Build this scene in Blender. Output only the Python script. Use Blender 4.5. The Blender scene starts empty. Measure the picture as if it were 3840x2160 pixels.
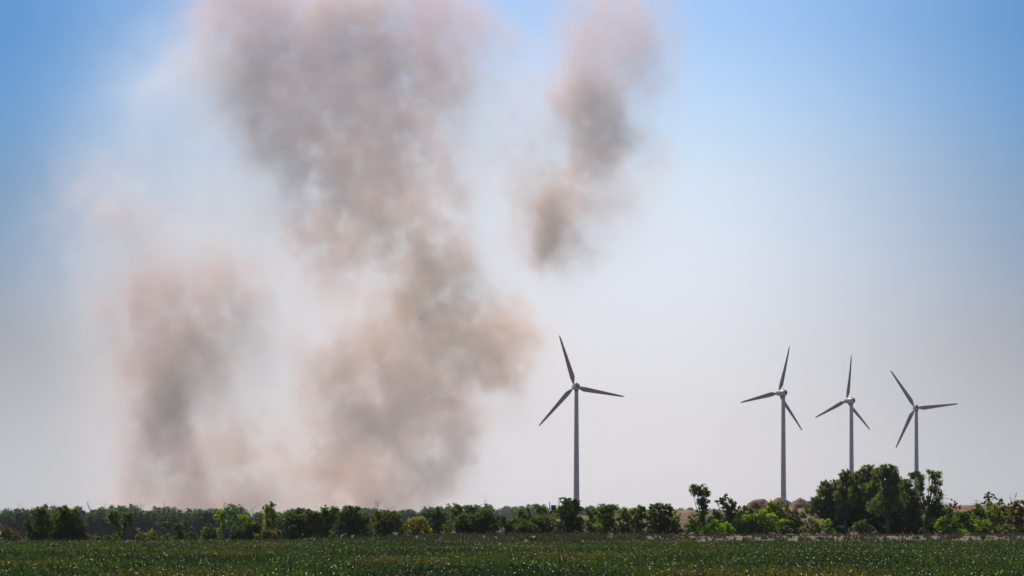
import bpy, math, random
import numpy as np
from mathutils import Vector, Matrix

random.seed(7)
RNG = np.random.default_rng(11)
SC = bpy.context.scene
COL = SC.collection

# ---------------------------------------------------------------- camera
FOC = 3840 * 200.0 / 36.0            # focal length in photograph pixels
HY = 1923.0                          # horizon row of the photograph
CAMZ = 3.75
PITCH = math.atan((HY - 1080.0) / FOC)
cam = bpy.data.cameras.new('camera')
cam.lens = 200.0
cam.sensor_width = 36.0
cam.clip_start = 1.0
cam.clip_end = 60000.0
camo = bpy.data.objects.new('camera', cam)
camo.location = (0, 0, CAMZ)
camo.rotation_euler = (math.pi / 2 + PITCH, 0, 0)
COL.objects.link(camo)
SC.camera = camo

# ---------------------------------------------------------------- sky, sun, exposure
SUN_EL, SUN_AZ = math.radians(50), math.radians(-28)      # azimuth from +Y towards +X
world = bpy.data.worlds.new("World")
SC.world = world
world.use_nodes = True
wn = world.node_tree
wn.nodes.clear()
wo = wn.nodes.new('ShaderNodeOutputWorld')
bg = wn.nodes.new('ShaderNodeBackground')
sky = wn.nodes.new('ShaderNodeTexSky')
sky.sky_type = 'NISHITA'
sky.sun_disc = False
sky.sun_elevation = SUN_EL
sky.sun_rotation = SUN_AZ
sky.altitude = 100
sky.air_density = 1.0
sky.dust_density = 0.6
sky.ozone_density = 2.0
# the blue deepens with height; lens vignetting is put into the sky colour
tc = wn.nodes.new('ShaderNodeTexCoord')
sx = wn.nodes.new('ShaderNodeSeparateXYZ')
wn.links.new(tc.outputs['Generated'], sx.inputs[0])
def wmath(op, a, b=None, c=None, clamp=False):
    n = wn.nodes.new('ShaderNodeMath'); n.operation = op; n.use_clamp = clamp
    for i, v in enumerate((a, b, c)):
        if v is None: continue
        if isinstance(v, (int, float)): n.inputs[i].default_value = v
        else: wn.links.new(v, n.inputs[i])
    return n.outputs[0]
el = wmath('MULTIPLY', sx.outputs['Z'], 1.0)
def wramp(fac, stops):
    r = wn.nodes.new('ShaderNodeValToRGB')
    while len(r.color_ramp.elements) > 1:
        r.color_ramp.elements.remove(r.color_ramp.elements[-1])
    for i, (p, c) in enumerate(stops):
        e = r.color_ramp.elements[0] if i == 0 else r.color_ramp.elements.new(p)
        e.position = p; e.color = (c[0], c[1], c[2], 1)
    wn.links.new(fac, r.inputs[0])
    return r.outputs[0]
def wmixn(kind, fac, a, b):
    m = wn.nodes.new('ShaderNodeMix'); m.data_type = 'RGBA'; m.blend_type = kind
    if isinstance(fac, (int, float)): m.inputs[0].default_value = fac
    else: wn.links.new(fac, m.inputs[0])
    wn.links.new(a, m.inputs[6]); wn.links.new(b, m.inputs[7])
    return m.outputs[2]
SKY_Z = [0.0034, 0.0174, 0.0292, 0.0433, 0.0573, 0.0713, 0.0876]
#CAL
SKY_MID = [(0.797, 0.867, 1.253), (0.765, 0.789, 1.099), (0.815, 0.812, 1.078), (0.846, 0.829, 1.073), (0.814, 0.812, 1.013), (0.661, 0.749, 1.018), (0.497, 0.647, 0.966)]
SKY_FAR = [(0.54, 0.625, 0.923), (0.43, 0.462, 0.667), (0.326, 0.333, 0.46), (0.226, 0.301, 0.513), (0.158, 0.284, 0.524), (0.111, 0.293, 0.603), (0.087, 0.271, 0.574)]
#ENDCAL
UPPER = [(.22, (.9, .95, 1.0)), (.40, (1, 1, 1))]
mid = wramp(el, list(zip(SKY_Z, SKY_MID)) + UPPER)
far = wramp(el, list(zip(SKY_Z, SKY_FAR)) + UPPER)
# azimuth falloff (lens vignetting painted as a sky that darkens to both sides)
az = wmath('ARCTAN2', sx.outputs['X'], sx.outputs['Y'])
aza = wmath('ABSOLUTE', wmath('SUBTRACT', az, math.radians(0.25)))
fall = wn.nodes.new('ShaderNodeMapRange'); fall.interpolation_type = 'SMOOTHSTEP'
fall.inputs[1].default_value = math.radians(1.2); fall.inputs[2].default_value = math.radians(6.0)
wn.links.new(aza, fall.inputs[0])
wn.links.new(wmixn('MULTIPLY', 1.0, sky.outputs[0], wmixn('MIX', fall.outputs[0], mid, far)), bg.inputs[0])
bg.inputs[1].default_value = 0.12
wn.links.new(bg.outputs[0], wo.inputs[0])

sun = bpy.data.lights.new('sun', 'SUN')
sun.energy = 4.9
sun.angle = math.radians(0.5)
sun.color = (1.0, 0.94, 0.84)
suno = bpy.data.objects.new('sun', sun)
sd = Vector((math.sin(SUN_AZ) * math.cos(SUN_EL), math.cos(SUN_AZ) * math.cos(SUN_EL), math.sin(SUN_EL)))
suno.rotation_euler = sd.to_track_quat('Z', 'Y').to_euler()
suno.location = (0, 0, 900)
COL.objects.link(suno)

vs = SC.view_settings
vs.view_transform = 'Standard'; vs.look = 'None'; vs.gamma = 1.0; vs.use_curve_mapping = False
vs.exposure = 0.0
cy = SC.cycles
cy.use_denoising = True
cy.denoiser = 'OPENIMAGEDENOISE'
cy.denoising_input_passes = 'RGB_ALBEDO_NORMAL'
cy.max_bounces = 6; cy.diffuse_bounces = 2; cy.glossy_bounces = 2; cy.transmission_bounces = 3
cy.volume_bounces = 2; cy.transparent_max_bounces = 32
cy.volume_step_rate = 2.5
cy.volume_max_steps = 256
cy.use_adaptive_sampling = True
cy.adaptive_threshold = 0.015

HAZE_DENSITY = 1.3e-5

# ---------------------------------------------------------------- helpers
_cp, _sp = math.cos(PITCH), math.sin(PITCH)
def P(px, py, D):
    """photograph pixel (3840x2160) -> point at distance D along +Y"""
    cx = (px - 1920.0) / FOC
    cu = (1080.0 - py) / FOC
    dy = _cp - cu * _sp
    dz = _sp + cu * _cp
    return np.array((cx / dy * D, D, CAMZ + dz / dy * D))

def smooth(a, b, x):
    t = np.clip((x - a) / (b - a), 0, 1)
    return t * t * (3 - 2 * t)

def mesh_from(name, verts, faces):
    """verts (N,3), faces (M,k) all the same k, or a list of such arrays"""
    me = bpy.data.meshes.new(name)
    verts = np.asarray(verts, dtype=np.float32)
    if isinstance(faces, np.ndarray): faces = [faces]
    faces = [np.asarray(f, dtype=np.int32) for f in faces if len(f)]
    idx = np.concatenate([f.ravel() for f in faces])
    tot = np.concatenate([np.full(len(f), f.shape[1], np.int32) for f in faces])
    start = np.concatenate(([0], np.cumsum(tot)[:-1])).astype(np.int32)
    me.vertices.add(len(verts)); me.vertices.foreach_set('co', verts.ravel())
    me.loops.add(len(idx)); me.loops.foreach_set('vertex_index', idx)
    me.polygons.add(len(tot)); me.polygons.foreach_set('loop_start', start)
    me.polygons.foreach_set('loop_total', tot)
    me.update(calc_edges=True)
    return me

def obj(name, me, mat, parent=None, smooth_shade=False):
    if mat is not None: me.materials.append(mat)
    if smooth_shade:
        me.polygons.foreach_set('use_smooth', np.ones(len(me.polygons), bool))
    o = bpy.data.objects.new(name, me)
    COL.objects.link(o)
    if parent is not None:
        o.parent = parent
        o.location = -Vector(parent.location) if parent.get('_abs') else (0, 0, 0)
    return o

def thing(name, label, cat, loc, group=None):
    """Empty at the base; children meshes are written in world coordinates"""
    o = bpy.data.objects.new(name, None)
    o.empty_display_size = 0.5
    o.location = loc
    COL.objects.link(o)
    o['label'] = label; o['category'] = cat
    if group: o['group'] = group
    o['_abs'] = 1
    return o

class Geo:
    def __init__(s): s.v = []; s.f = []; s.n = 0
    def add(s, v, f):
        v = np.asarray(v, float); f = np.asarray(f, int)
        s.v.append(v); s.f.append(f + s.n); s.n += len(v)
    def quads(s): 
        by = {}
        for f in s.f: by.setdefault(f.shape[1], []).append(f)
        return [np.concatenate(x) for x in by.values()]
    def mesh(s, name): return mesh_from(name, np.concatenate(s.v), s.quads())
    def tube(s, pts, rad, n=6, cap=True):
        pts = np.asarray(pts, float); k = len(pts)
        rad = np.broadcast_to(np.asarray(rad, float), (k,))
        t = np.gradient(pts, axis=0); t /= np.linalg.norm(t, axis=1)[:, None] + 1e-9
        up = np.array((0.0, 0, 1)) if abs(t[0][2]) < 0.9 else np.array((1.0, 0, 0))
        a = np.cross(t, up); a /= np.linalg.norm(a, axis=1)[:, None] + 1e-9
        b = np.cross(t, a)
        th = np.linspace(0, 2 * np.pi, n, endpoint=False)
        ring = pts[:, None, :] + rad[:, None, None] * (np.cos(th)[None, :, None] * a[:, None, :] + np.sin(th)[None, :, None] * b[:, None, :])
        v = ring.reshape(-1, 3)
        i = np.arange(k - 1)[:, None] * n; j = np.arange(n)[None, :]; j2 = (j + 1) % n
        f = np.stack([i + j, i + j2, i + n + j2, i + n + j], -1).reshape(-1, 4)
        s.add(v, f)
        if cap:
            base = s.n - len(v)
            s.f.append(np.array([list(range(base, base + n))[::-1]]))
            s.f.append(np.array([list(range(base + (k - 1) * n, base + k * n))]))
    def box(s, c, d, rz=0.0, rx=0.0):
        x, y, z = np.array(d) / 2
        v = np.array([(-x,-y,-z),(x,-y,-z),(x,y,-z),(-x,y,-z),(-x,-y,z),(x,-y,z),(x,y,z),(-x,y,z)])
        R = np.array(Matrix.Rotation(rz, 3, 'Z') @ Matrix.Rotation(rx, 3, 'X'))
        s.add(v @ R.T + np.array(c), [(0,3,2,1),(4,5,6,7),(0,1,5,4),(1,2,6,5),(2,3,7,6),(3,0,4,7)])

# ---------------------------------------------------------------- materials
def new_mat(name):
    m = bpy.data.materials.new(name); m.use_nodes = True
    nt = m.node_tree; nt.nodes.clear()
    out = nt.nodes.new('ShaderNodeOutputMaterial')
    return m, nt, out

def ramp_node(nt, fac, stops):
    r = nt.nodes.new('ShaderNodeValToRGB')
    while len(r.color_ramp.elements) > 1: r.color_ramp.elements.remove(r.color_ramp.elements[-1])
    for i, (p, c) in enumerate(stops):
        e = r.color_ramp.elements[0] if i == 0 else r.color_ramp.elements.new(p)
        e.position = p; e.color = (c[0], c[1], c[2], 1)
    nt.links.new(fac, r.inputs[0])
    return r.outputs[0]

def leaf_mat(name, cols, trans=0.45, rough=0.5, nscale=0.35, spec=0.3, tcol=(1.75, 1.85, 0.35)):
    """cols: list of leaf colours picked per leaf and by a slow noise through the crown"""
    m, nt, out = new_mat(name)
    geo = nt.nodes.new('ShaderNodeNewGeometry')
    noi = nt.nodes.new('ShaderNodeTexNoise')
    noi.inputs['Scale'].default_value = nscale; noi.inputs['Detail'].default_value = 2.0
    nt.links.new(geo.outputs['Position'], noi.inputs['Vector'])
    mix = nt.nodes.new('ShaderNodeMath'); mix.operation = 'MULTIPLY_ADD'
    mix.inputs[1].default_value = 0.45
    nt.links.new(geo.outputs['Random Per Island'], mix.inputs[0])
    sub = nt.nodes.new('ShaderNodeMath'); sub.operation = 'MULTIPLY_ADD'
    sub.inputs[1].default_value = 1.7; sub.inputs[2].default_value = -0.57
    nt.links.new(noi.outputs['Fac'], sub.inputs[0])
    nt.links.new(sub.outputs[0], mix.inputs[2])
    n = len(cols)
    col = ramp_node(nt, mix.outputs[0], [((i + 0.0) / max(1, n - 1), c) for i, c in enumerate(cols)])
    dif = nt.nodes.new('ShaderNodeBsdfPrincipled')
    nt.links.new(col, dif.inputs['Base Color'])
    dif.inputs['Roughness'].default_value = rough
    dif.inputs['Specular IOR Level'].default_value = spec
    tr = nt.nodes.new('ShaderNodeBsdfTranslucent')
    tm = nt.nodes.new('ShaderNodeMix'); tm.data_type = 'RGBA'; tm.blend_type = 'MULTIPLY'
    tm.inputs[0].default_value = 1.0
    nt.links.new(col, tm.inputs[6]); tm.inputs[7].default_value = (tcol[0], tcol[1], tcol[2], 1)
    nt.links.new(tm.outputs[2], tr.inputs[0])
    ms = nt.nodes.new('ShaderNodeMixShader'); ms.inputs[0].default_value = trans
    nt.links.new(dif.outputs[0], ms.inputs[1]); nt.links.new(tr.outputs[0], ms.inputs[2])
    nt.links.new(ms.outputs[0], out.inputs[0])
    return m

def plain_mat(name, cols, rough=0.8, nscale=1.0, detail=4.0, spec=0.3, bump=0.0, vec_scale=None, metallic=0.0):
    m, nt, out = new_mat(name)
    geo = nt.nodes.new('ShaderNodeNewGeometry')
    noi = nt.nodes.new('ShaderNodeTexNoise')
    noi.inputs['Scale'].default_value = nscale; noi.inputs['Detail'].default_value = detail
    vec = geo.outputs['Position']
    if vec_scale:
        mp = nt.nodes.new('ShaderNodeMapping'); mp.inputs['Scale'].default_value = vec_scale
        nt.links.new(vec, mp.inputs[0]); vec = mp.outputs[0]
    nt.links.new(vec, noi.inputs['Vector'])
    n = len(cols)
    col = ramp_node(nt, noi.outputs['Fac'], [(0.3 + 0.4 * i / max(1, n - 1), c) for i, c in enumerate(cols)])
    b = nt.nodes.new('ShaderNodeBsdfPrincipled')
    nt.links.new(col, b.inputs['Base Color'])
    b.inputs['Roughness'].default_value = rough
    b.inputs['Specular IOR Level'].default_value = spec
    b.inputs['Metallic'].default_value = metallic
    if bump:
        bp = nt.nodes.new('ShaderNodeBump'); bp.inputs['Strength'].default_value = bump
        bp.inputs['Distance'].default_value = 0.3
        nt.links.new(noi.outputs['Fac'], bp.inputs['Height']); nt.links.new(bp.outputs[0], b.inputs['Normal'])
    nt.links.new(b.outputs[0], out.inputs[0])
    return m

LM = {
 'dark':   leaf_mat('leaf dark', [(.018,.033,.010), (.042,.068,.012), (.085,.11,.014), (.14,.15,.016)], trans=.5),
 'olive':  leaf_mat('leaf olive', [(.032,.045,.010), (.062,.080,.012), (.105,.115,.014), (.15,.13,.018)], trans=.5),
 'green':  leaf_mat('leaf green', [(.025,.045,.008), (.055,.092,.010), (.105,.145,.012), (.16,.18,.014)], trans=.55),
 'yellow': leaf_mat('leaf yellow', [(.07,.095,.010), (.14,.155,.012), (.22,.21,.014), (.30,.23,.016)], trans=.6),
 'lime':   leaf_mat('leaf lime', [(.06,.11,.010), (.12,.19,.012), (.19,.26,.012), (.25,.28,.015)], trans=.6),
 'willow': leaf_mat('leaf willow', [(.055,.074,.030), (.10,.12,.046), (.15,.165,.062), (.20,.20,.072)], trans=.5, rough=.45, tcol=(1.5,1.6,.7)),
 'rust':   leaf_mat('leaf rust', [(.05,.065,.012), (.09,.09,.014), (.14,.115,.016), (.19,.13,.018)], trans=.5, tcol=(1.6,1.3,.3)),
 'weed':   leaf_mat('leaf weed', [(.032,.038,.016), (.055,.058,.024), (.10,.085,.042), (.06,.07,.024)], trans=.35, nscale=.25, tcol=(1,1,.7)),
 'wood':   leaf_mat('leaf far wood', [(.018,.032,.018), (.040,.066,.022), (.075,.115,.030), (.12,.13,.06)], trans=.5, nscale=.16, tcol=(1.1,1.3,.5)),
}
BARK = plain_mat('bark', [(.05,.04,.03), (.10,.085,.065)], nscale=6)
BAREBARK = plain_mat('bare bark', [(.10,.085,.085), (.17,.15,.15)], nscale=4)

# ---------------------------------------------------------------- ground
HEDGE_Y = 900.0
def ground_z(x, y):
    x = np.asarray(x, float); y = np.asarray(y, float)
    left = smooth(-4.0, -45.0, x)            # the bank is lower on the left
    g1 = 0.2 - 1.15 * left
    z = -2.3 + (g1 + 2.3) * np.clip((y - 830) / 31.0, 0, 1)
    z = z + (-9.0 - z) * smooth(935, 1250, y)
    return z
gx = np.concatenate([-np.geomspace(14000, 110, 28), np.arange(-100, 101, 4.0), np.geomspace(110, 14000, 28)])
gy = np.concatenate([-np.geomspace(14000, 50, 14), np.arange(0, 800, 40.0), np.arange(800, 980, 2.0), np.arange(980, 1300, 20.0), np.geomspace(1300, 14000, 26)])
X, Y = np.meshgrid(gx, gy)
Z = ground_z(X, Y)
Z = Z + 0.08 * np.sin(X * .31 + Y * .17) * np.cos(X * .13 - Y * .23) * (np.abs(X) < 150)
nx, ny = len(gx), len(gy)
ii, jj = np.meshgrid(np.arange(nx - 1), np.arange(ny - 1))
q = np.stack([jj * nx + ii, jj * nx + ii + 1, (jj + 1) * nx + ii + 1, (jj + 1) * nx + ii], -1).reshape(-1, 4)
SOIL = plain_mat('soil and dry grass', [(.055,.045,.028), (.10,.085,.045), (.085,.095,.035)], nscale=.12, detail=8, rough=.95, bump=.4)
g = obj('ground', mesh_from('ground', np.stack([X, Y, Z], -1).reshape(-1, 3), q), SOIL, smooth_shade=True)
g['kind'] = 'structure'

# pale dirt track between the field and the hedge
tx = np.arange(-4, 100, 1.0); ty = np.linspace(846, 861, 9)
X, Y = np.meshgrid(tx, ty)
Y = Y + 1.2 * np.sin(X * .11) + (Y > 853) * .4 * np.sin(X * .37)
Z = ground_z(X, Y) + 0.06
nx, ny = len(tx), len(ty)
ii, jj = np.meshgrid(np.arange(nx - 1), np.arange(ny - 1))
q = np.stack([jj * nx + ii, jj * nx + ii + 1, (jj + 1) * nx + ii + 1, (jj + 1) * nx + ii], -1).reshape(-1, 4)
TRACKM = plain_mat('track dirt', [(.06,.037,.026), (.13,.082,.058), (.19,.122,.088)], nscale=.45, detail=8, rough=.95, bump=.3)
g = obj('track', mesh_from('track', np.stack([X, Y, Z], -1).reshape(-1, 3), q), TRACKM, smooth_shade=True)
g['kind'] = 'structure'

# ---------------------------------------------------------------- embankment of dug earth and gravel heaps
def vnoise2(x, y, seed, n=64):
    r = np.random.default_rng(seed).random((n, n))
    xi = np.floor(x).astype(int); yi = np.floor(y).astype(int)
    fx = x - xi; fy = y - yi
    fx = fx * fx * (3 - 2 * fx); fy = fy * fy * (3 - 2 * fy)
    a = r[xi % n, yi % n]; b = r[(xi + 1) % n, yi % n]; c = r[xi % n, (yi + 1) % n]; d = r[(xi + 1) % n, (yi + 1) % n]
    return (a * (1 - fx) + b * fx) * (1 - fy) + (c * (1 - fx) + d * fx) * fy
def fbm2(x, y, seed, o=5):
    s = 0; a = .5
    for i in range(o):
        s = s + a * (vnoise2(x * 2 ** i + 100, y * 2 ** i + 100, seed + i) - .5); a *= .5
    return s
def heightfield(name, x0, x1, y0, y1, step, fz, mat):
    xs = np.arange(x0, x1 + step, step); ys = np.arange(y0, y1 + step, step)
    X, Y = np.meshgrid(xs, ys); Z = fz(X, Y)
    nx, ny = len(xs), len(ys)
    ii, jj = np.meshgrid(np.arange(nx - 1), np.arange(ny - 1))
    q = np.stack([jj * nx + ii, jj * nx + ii + 1, (jj + 1) * nx + ii + 1, (jj + 1) * nx + ii], -1).reshape(-1, 4)
    return obj(name, mesh_from(name, np.stack([X, Y, Z], -1).reshape(-1, 3), q), mat, smooth_shade=True)
DIRT = plain_mat('dug earth', [(.10,.050,.032), (.17,.09,.058), (.24,.135,.09)], nscale=.9, detail=10, rough=.95, bump=.8)
GRAV = plain_mat('gravel', [(.095,.050,.030), (.17,.095,.060), (.25,.15,.10)], nscale=1.6, detail=10, rough=.95, bump=.9)
BK_Y = 1110.0
prof = [(1990,1990),(2040,1942),(2100,1934),(2240,1938),(2330,1930),(2420,1922),(2520,1918),(2600,1918),(2660,1925),(2760,1920),
        (2800,1908),(3050,1908),(3150,1915),(3300,1912),(3520,1903),(3560,1899),(3660,1897),(3760,1899),(3900,1902),(4200,1950)]
bkx = np.array([P(a, b, BK_Y)[0] for a, b in prof]); bkz = np.array([P(a, b, BK_Y)[2] for a, b in prof])
def bank(X, Y):
    top = np.interp(X, bkx, bkz)
    f = smooth(BK_Y - 26, BK_Y, Y) * (1 - smooth(BK_Y + 22, BK_Y + 60, Y))
    z0 = ground_z(X, Y) - .6
    f = f * smooth(bkx[0], bkx[0] + 6, X) * (1 - smooth(bkx[-1] - 6, bkx[-1], X))
    return z0 + (top - z0) * f + fbm2(X * .25, Y * .25, 5) * 1.0 * f + fbm2(X * 1.1, Y * 1.1, 9) * .35 * f
o = heightfield('embankment', bkx[0], bkx[-1], BK_Y - 30, BK_Y + 62, .8, bank, DIRT)
o['kind'] = 'structure'
def heap(pxc, pxw, pytop, D, label, seed):
    c = P(pxc, pytop, D); w = pxw * D / FOC
    zb = P(pxc, 1912, D)[2]
    n = 30; ring = 20
    V = [(c[0], c[1], c[2])]; F = []
    rr = np.linspace(0.04, 1, ring)
    for k, r in enumerate(rr):
        for a in range(n):
            th = 2 * math.pi * a / n
            jag = 1 + .10 * math.sin(th * 3 + seed) + .06 * math.sin(th * 7 + seed * 2)
            h = (1 - r ** 1.5) if r < 1 else 0
            h = 1 - r ** 1.7
            V.append((c[0] + w * r * jag * math.cos(th), c[1] + w * r * jag * math.sin(th), zb + (c[2] - zb) * h))
    V = np.array(V)
    V[:, 2] += fbm2(V[:, 0] * .9, V[:, 1] * .9, seed) * .8 + fbm2(V[:, 0] * 3, V[:, 1] * 3, seed) * .3
    tri = np.array([(0, 1 + a, 1 + (a + 1) % n) for a in range(n)])
    qd = np.array([(1 + k * n + a, 1 + (k + 1) * n + a, 1 + (k + 1) * n + (a + 1) % n, 1 + k * n + (a + 1) % n) for k in range(ring - 1) for a in range(n)])
    o = obj('gravel_heap', mesh_from('gravel_heap', V, [tri, qd]), GRAV, smooth_shade=True)
    o['label'] = label; o['category'] = 'gravel heap'; o['group'] = 'gravel heaps beyond the bushes'
heap(2849, 68, 1870, 1125, 'reddish gravel heap left of the tower foot, with a broad rounded top', 3)
heap(2926, 64, 1868, 1140, 'reddish gravel heap directly below the second turbine tower', 8)
heap(3004, 66, 1870, 1122, 'reddish gravel heap just left of the big willows', 14)

# ---------------------------------------------------------------- foliage
def leaves(centres, size, aspect=.65, hang=0.0, rng=RNG):
    n = len(centres)
    u = rng.normal(size=(n, 3))
    if hang: u[:, 2] -= hang * 2.0
    u /= np.linalg.norm(u, axis=1)[:, None]
    w = rng.normal(size=(n, 3)); v = np.cross(u, w); v /= np.linalg.norm(v, axis=1)[:, None] + 1e-9
    s = size * rng.uniform(.6, 1.35, n)[:, None]
    a = u * s * .5; b = v * s * .5 * aspect
    V = np.stack([centres - a, centres + b, centres + a, centres - b], 1).reshape(-1, 3)
    F = np.arange(n * 4).reshape(-1, 4)
    return V, F

def crown_points(lobes, D, lai, leaf_area, clump=0.5, ragged=1.0, rng=RNG, depth=1.0, ymid=0.0, shell=.55):
    """lobes: (px, py, rx, ry) in photograph pixels. Returns leaf centres and clump centres"""
    pts = []; clumps = []
    k = D / FOC
    for (px, py, rx, ry) in lobes:
        RX, RZ = rx * k, ry * k
        RY = (RX + RZ) * .5 * depth
        c = P(px, py, D); c[1] += ymid + rng.uniform(-.25, .25) * RY
        n = int(lai * math.pi * RX * RZ / (leaf_area * .5)) + 6
        nc = max(5, int(n / 34))
        d = rng.normal(size=(nc, 3)); d /= np.linalg.norm(d, axis=1)[:, None]
        r = rng.uniform(0, 1, nc) ** (1 / 3.0) * (1 - shell) + shell * rng.uniform(.75, 1.08, nc)
        r = r * (1 + .18 * ragged * rng.normal(size=nc))
        cc = c + d * r[:, None] * np.array((RX, RY, RZ))
        m = rng.integers(0, nc, n)
        sz = clump * (min(RX, RZ) * .20 + .12) * rng.uniform(.6, 1.3, nc)
        p = cc[m] + rng.normal(size=(n, 3)) * sz[m][:, None] * np.array((1, 1, .75))
        pts.append(p); clumps.append((c, cc, RX, RZ))
    return pts, clumps

def tree(name, label, cat, panel, pal, lobes, base=None, D=HEDGE_Y, lai=3.0, leaf=.24, aspect=.65, hang=0.0,
         group=None, stem=.12, clump=.5, ragged=1.0, seed=None, depth=1.0, shell=.55, stems=1):
    rng = np.random.default_rng(abs(hash_str(label)) if seed is None else seed)
    lai = lai * 1.3
    ox, oy, s = panel
    L = [(ox + a * s, oy + b * s, c * s, d * s) for a, b, c, d in lobes]
    if base is None: bx = sum(l[0] for l in L) / len(L)
    else: bx = ox + base * s
    D = D + rng.uniform(-3, 3)
    b0 = P(bx, 2000, D)
    gz = float(ground_z(b0[0], D)) - .15
    loc = (b0[0], D, gz)
    t = thing(name, label, cat, loc, group)
    pts, cl = crown_points(L, D, lai, leaf * leaf * aspect * .5, clump, ragged, rng, depth, shell=shell)
    G = Geo(); 
    V, F = leaves(np.concatenate(pts), leaf, aspect, hang, rng)
    # keep leaves above the ground
    cz = V.reshape(-1, 4, 3)[:, :, 2].mean(1); cx = V.reshape(-1, 4, 3)[:, 0, 0]
    keep = cz > gz + .1
    V = V.reshape(-1, 4, 3)[keep].reshape(-1, 3); F = np.arange(len(V)).reshape(-1, 4)
    c = obj('crown', mesh_from('crown', V, F), LM[pal], t)
    W = Geo()
    base_p = np.array(loc)
    low = min(l[0][2] for l in cl)
    for si in range(stems):
        off = np.array((rng.normal() * .2 * si, rng.normal() * .2 * si, 0))
        fork = np.array((base_p[0] + rng.normal() * .15, D, gz + max(.3, (low - gz) * .6))) + off * .6
        W.tube([base_p + off, (base_p + off + fork) / 2 + rng.normal(size=3) * .04, fork], [stem, stem * .85, stem * .7], 7)
        for (cc, ccs, RX, RZ) in cl[si::stems]:
            mid = fork * .45 + cc * .55 + rng.normal(size=3) * .12
            mid[0] = fork[0] * .35 + cc[0] * .65
            W.tube([fork, fork * .7 + mid * .3 + rng.normal(size=3) * .05, mid, cc, cc + np.array((rng.normal() * .1, 0, RZ * .7))],
                   [stem * .6, stem * .5, stem * .38, stem * .22, stem * .07], 5)
            for q_ in ccs[rng.integers(0, len(ccs), min(len(ccs), 7))]:
                st = mid * .5 + cc * .5
                W.tube([st, st * .5 + q_ * .5 + rng.normal(size=3) * .06, q_], [stem * .18, stem * .11, stem * .04], 4)
    obj('trunk', W.mesh('trunk'), BARK, t)
    return t

def hash_str(s):
    h = 5381
    for ch in s: h = (h * 33 + ord(ch)) & 0x7fffffff
    return h

PA = (0, 1800, .3727); PB = (960, 1800, .3727); PC = (1920, 1800, .3727); PD = (2880, 1700, .3727)
GH = 'trees of the hedge along the field edge'
GB = 'bushes of the hedge along the field edge'
def T(label, panel, pal, lobes, **k): return tree('tree', label, 'tree', panel, pal, lobes, group=GH, **k)
def B(label, panel, pal, lobes, **k):
    k.setdefault('stem', .05); k.setdefault('stems', 3)
    return tree('bush', label, 'bush', panel, pal, lobes, group=GB, **k)
HB = 640     # panel row of the hedge foot

# left quarter
B('low yellowish bush at the left end of the hedge', PA, 'rust', [(100,560,85,70),(30,590,60,55),(160,600,50,45),(60,520,45,45)], lai=2.0, D=905)
T('dark round-headed tree at the left, with a small side shoot', PA, 'dark', [(390,320,75,50),(430,380,80,70),(420,480,110,90),(350,560,90,80),(270,430,26,40),(290,500,35,45),(430,580,100,70)], base=390, D=898, stem=.2)
T('broad dark tree with a yellow-green tip, beside the round-headed one', PA, 'dark', [(640,290,55,40),(600,360,80,60),(700,360,95,70),(620,450,130,90),(760,450,85,90),(680,560,160,90),(560,560,90,80),(790,560,65,80)], base=670, D=902, stem=.22)
B('thin yellow spray behind the broad dark tree', PA, 'yellow', [(730,300,45,35),(770,340,40,40)], lai=1.3, D=904, stem=.04)
B('wispy grey-green bush right of the broad dark tree', PA, 'olive', [(850,470,40,70),(870,560,50,50)], lai=.9, D=906)
B('small yellow bush at the foot of the broad dark tree', PA, 'rust', [(890,590,50,45)], lai=2, D=903)
B('small dark round bush left of the forked tree', PA, 'olive', [(955,600,50,42)], D=900)
B('squat dark bush just before the forked tree', PA, 'dark', [(1080,592,52,34),(1100,615,50,28)], D=900)
B('upright olive bush touching the forked trunk', PA, 'olive', [(1165,575,36,45),(1160,610,40,34)], D=901, lai=2.2)
T('forked tree standing alone with two rounded heads', PA, 'green', [(1150,340,52,36),(1115,385,50,50),(1165,400,50,50),(1185,460,32,36),(1285,350,55,32),(1270,400,55,42),(1315,400,34,55),(1260,465,30,30),(1215,560,24,40)], base=1215, D=897, stem=.16, lai=2.6)
B('scraggy thin bush right of the forked tree', PA, 'olive', [(1370,530,50,40),(1430,540,45,45),(1400,600,70,30)], lai=.9, D=905)
B('little yellow bush between dark ones', PA, 'yellow', [(1518,525,30,28),(1500,560,32,30)], D=899, lai=2.2)
B('little dark bush right of the yellow one', PA, 'dark', [(1562,578,36,34)], D=898)
T('spindly open tree with bare stems and a flat dark top', PA, 'dark', [(1650,435,32,14),(1695,440,38,22),(1640,490,16,12),(1680,590,60,38),(1660,625,70,20)], base=1690, D=897, stem=.09, lai=2.4)
T('small dark tree right of the spindly one', PA, 'dark', [(1795,470,50,38),(1810,520,48,45),(1790,580,55,45)], base=1800, D=898)
B('dark dome-shaped bush left of the yellow-green tree', PA, 'dark', [(1915,575,62,42),(1920,610,72,30)], D=899)
T('dark conical small tree below the yellow-green tree', PA, 'dark', [(2095,480,45,35),(2110,530,75,50),(2105,590,95,45)], base=2105, D=896)
T('open yellow-green tree with several raised heads and gaps', PA, 'lime', [(2225,330,34,38),(2190,385,50,36),(2245,400,40,60),(2335,305,28,36),(2350,360,32,42),(2340,430,30,40),(2420,400,45,40),(2475,385,44,40),(2500,430,50,34),(2240,470,40,36),(2200,540,30,36)], base=2275, D=903, stem=.14, lai=2.0)
T('dark tree mass beneath the yellow-green crown', PA, 'dark', [(2380,520,80,60),(2470,500,70,60),(2540,470,60,60),(2420,590,120,50),(2550,560,90,70)], base=2440, D=900, lai=3.4)
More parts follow.
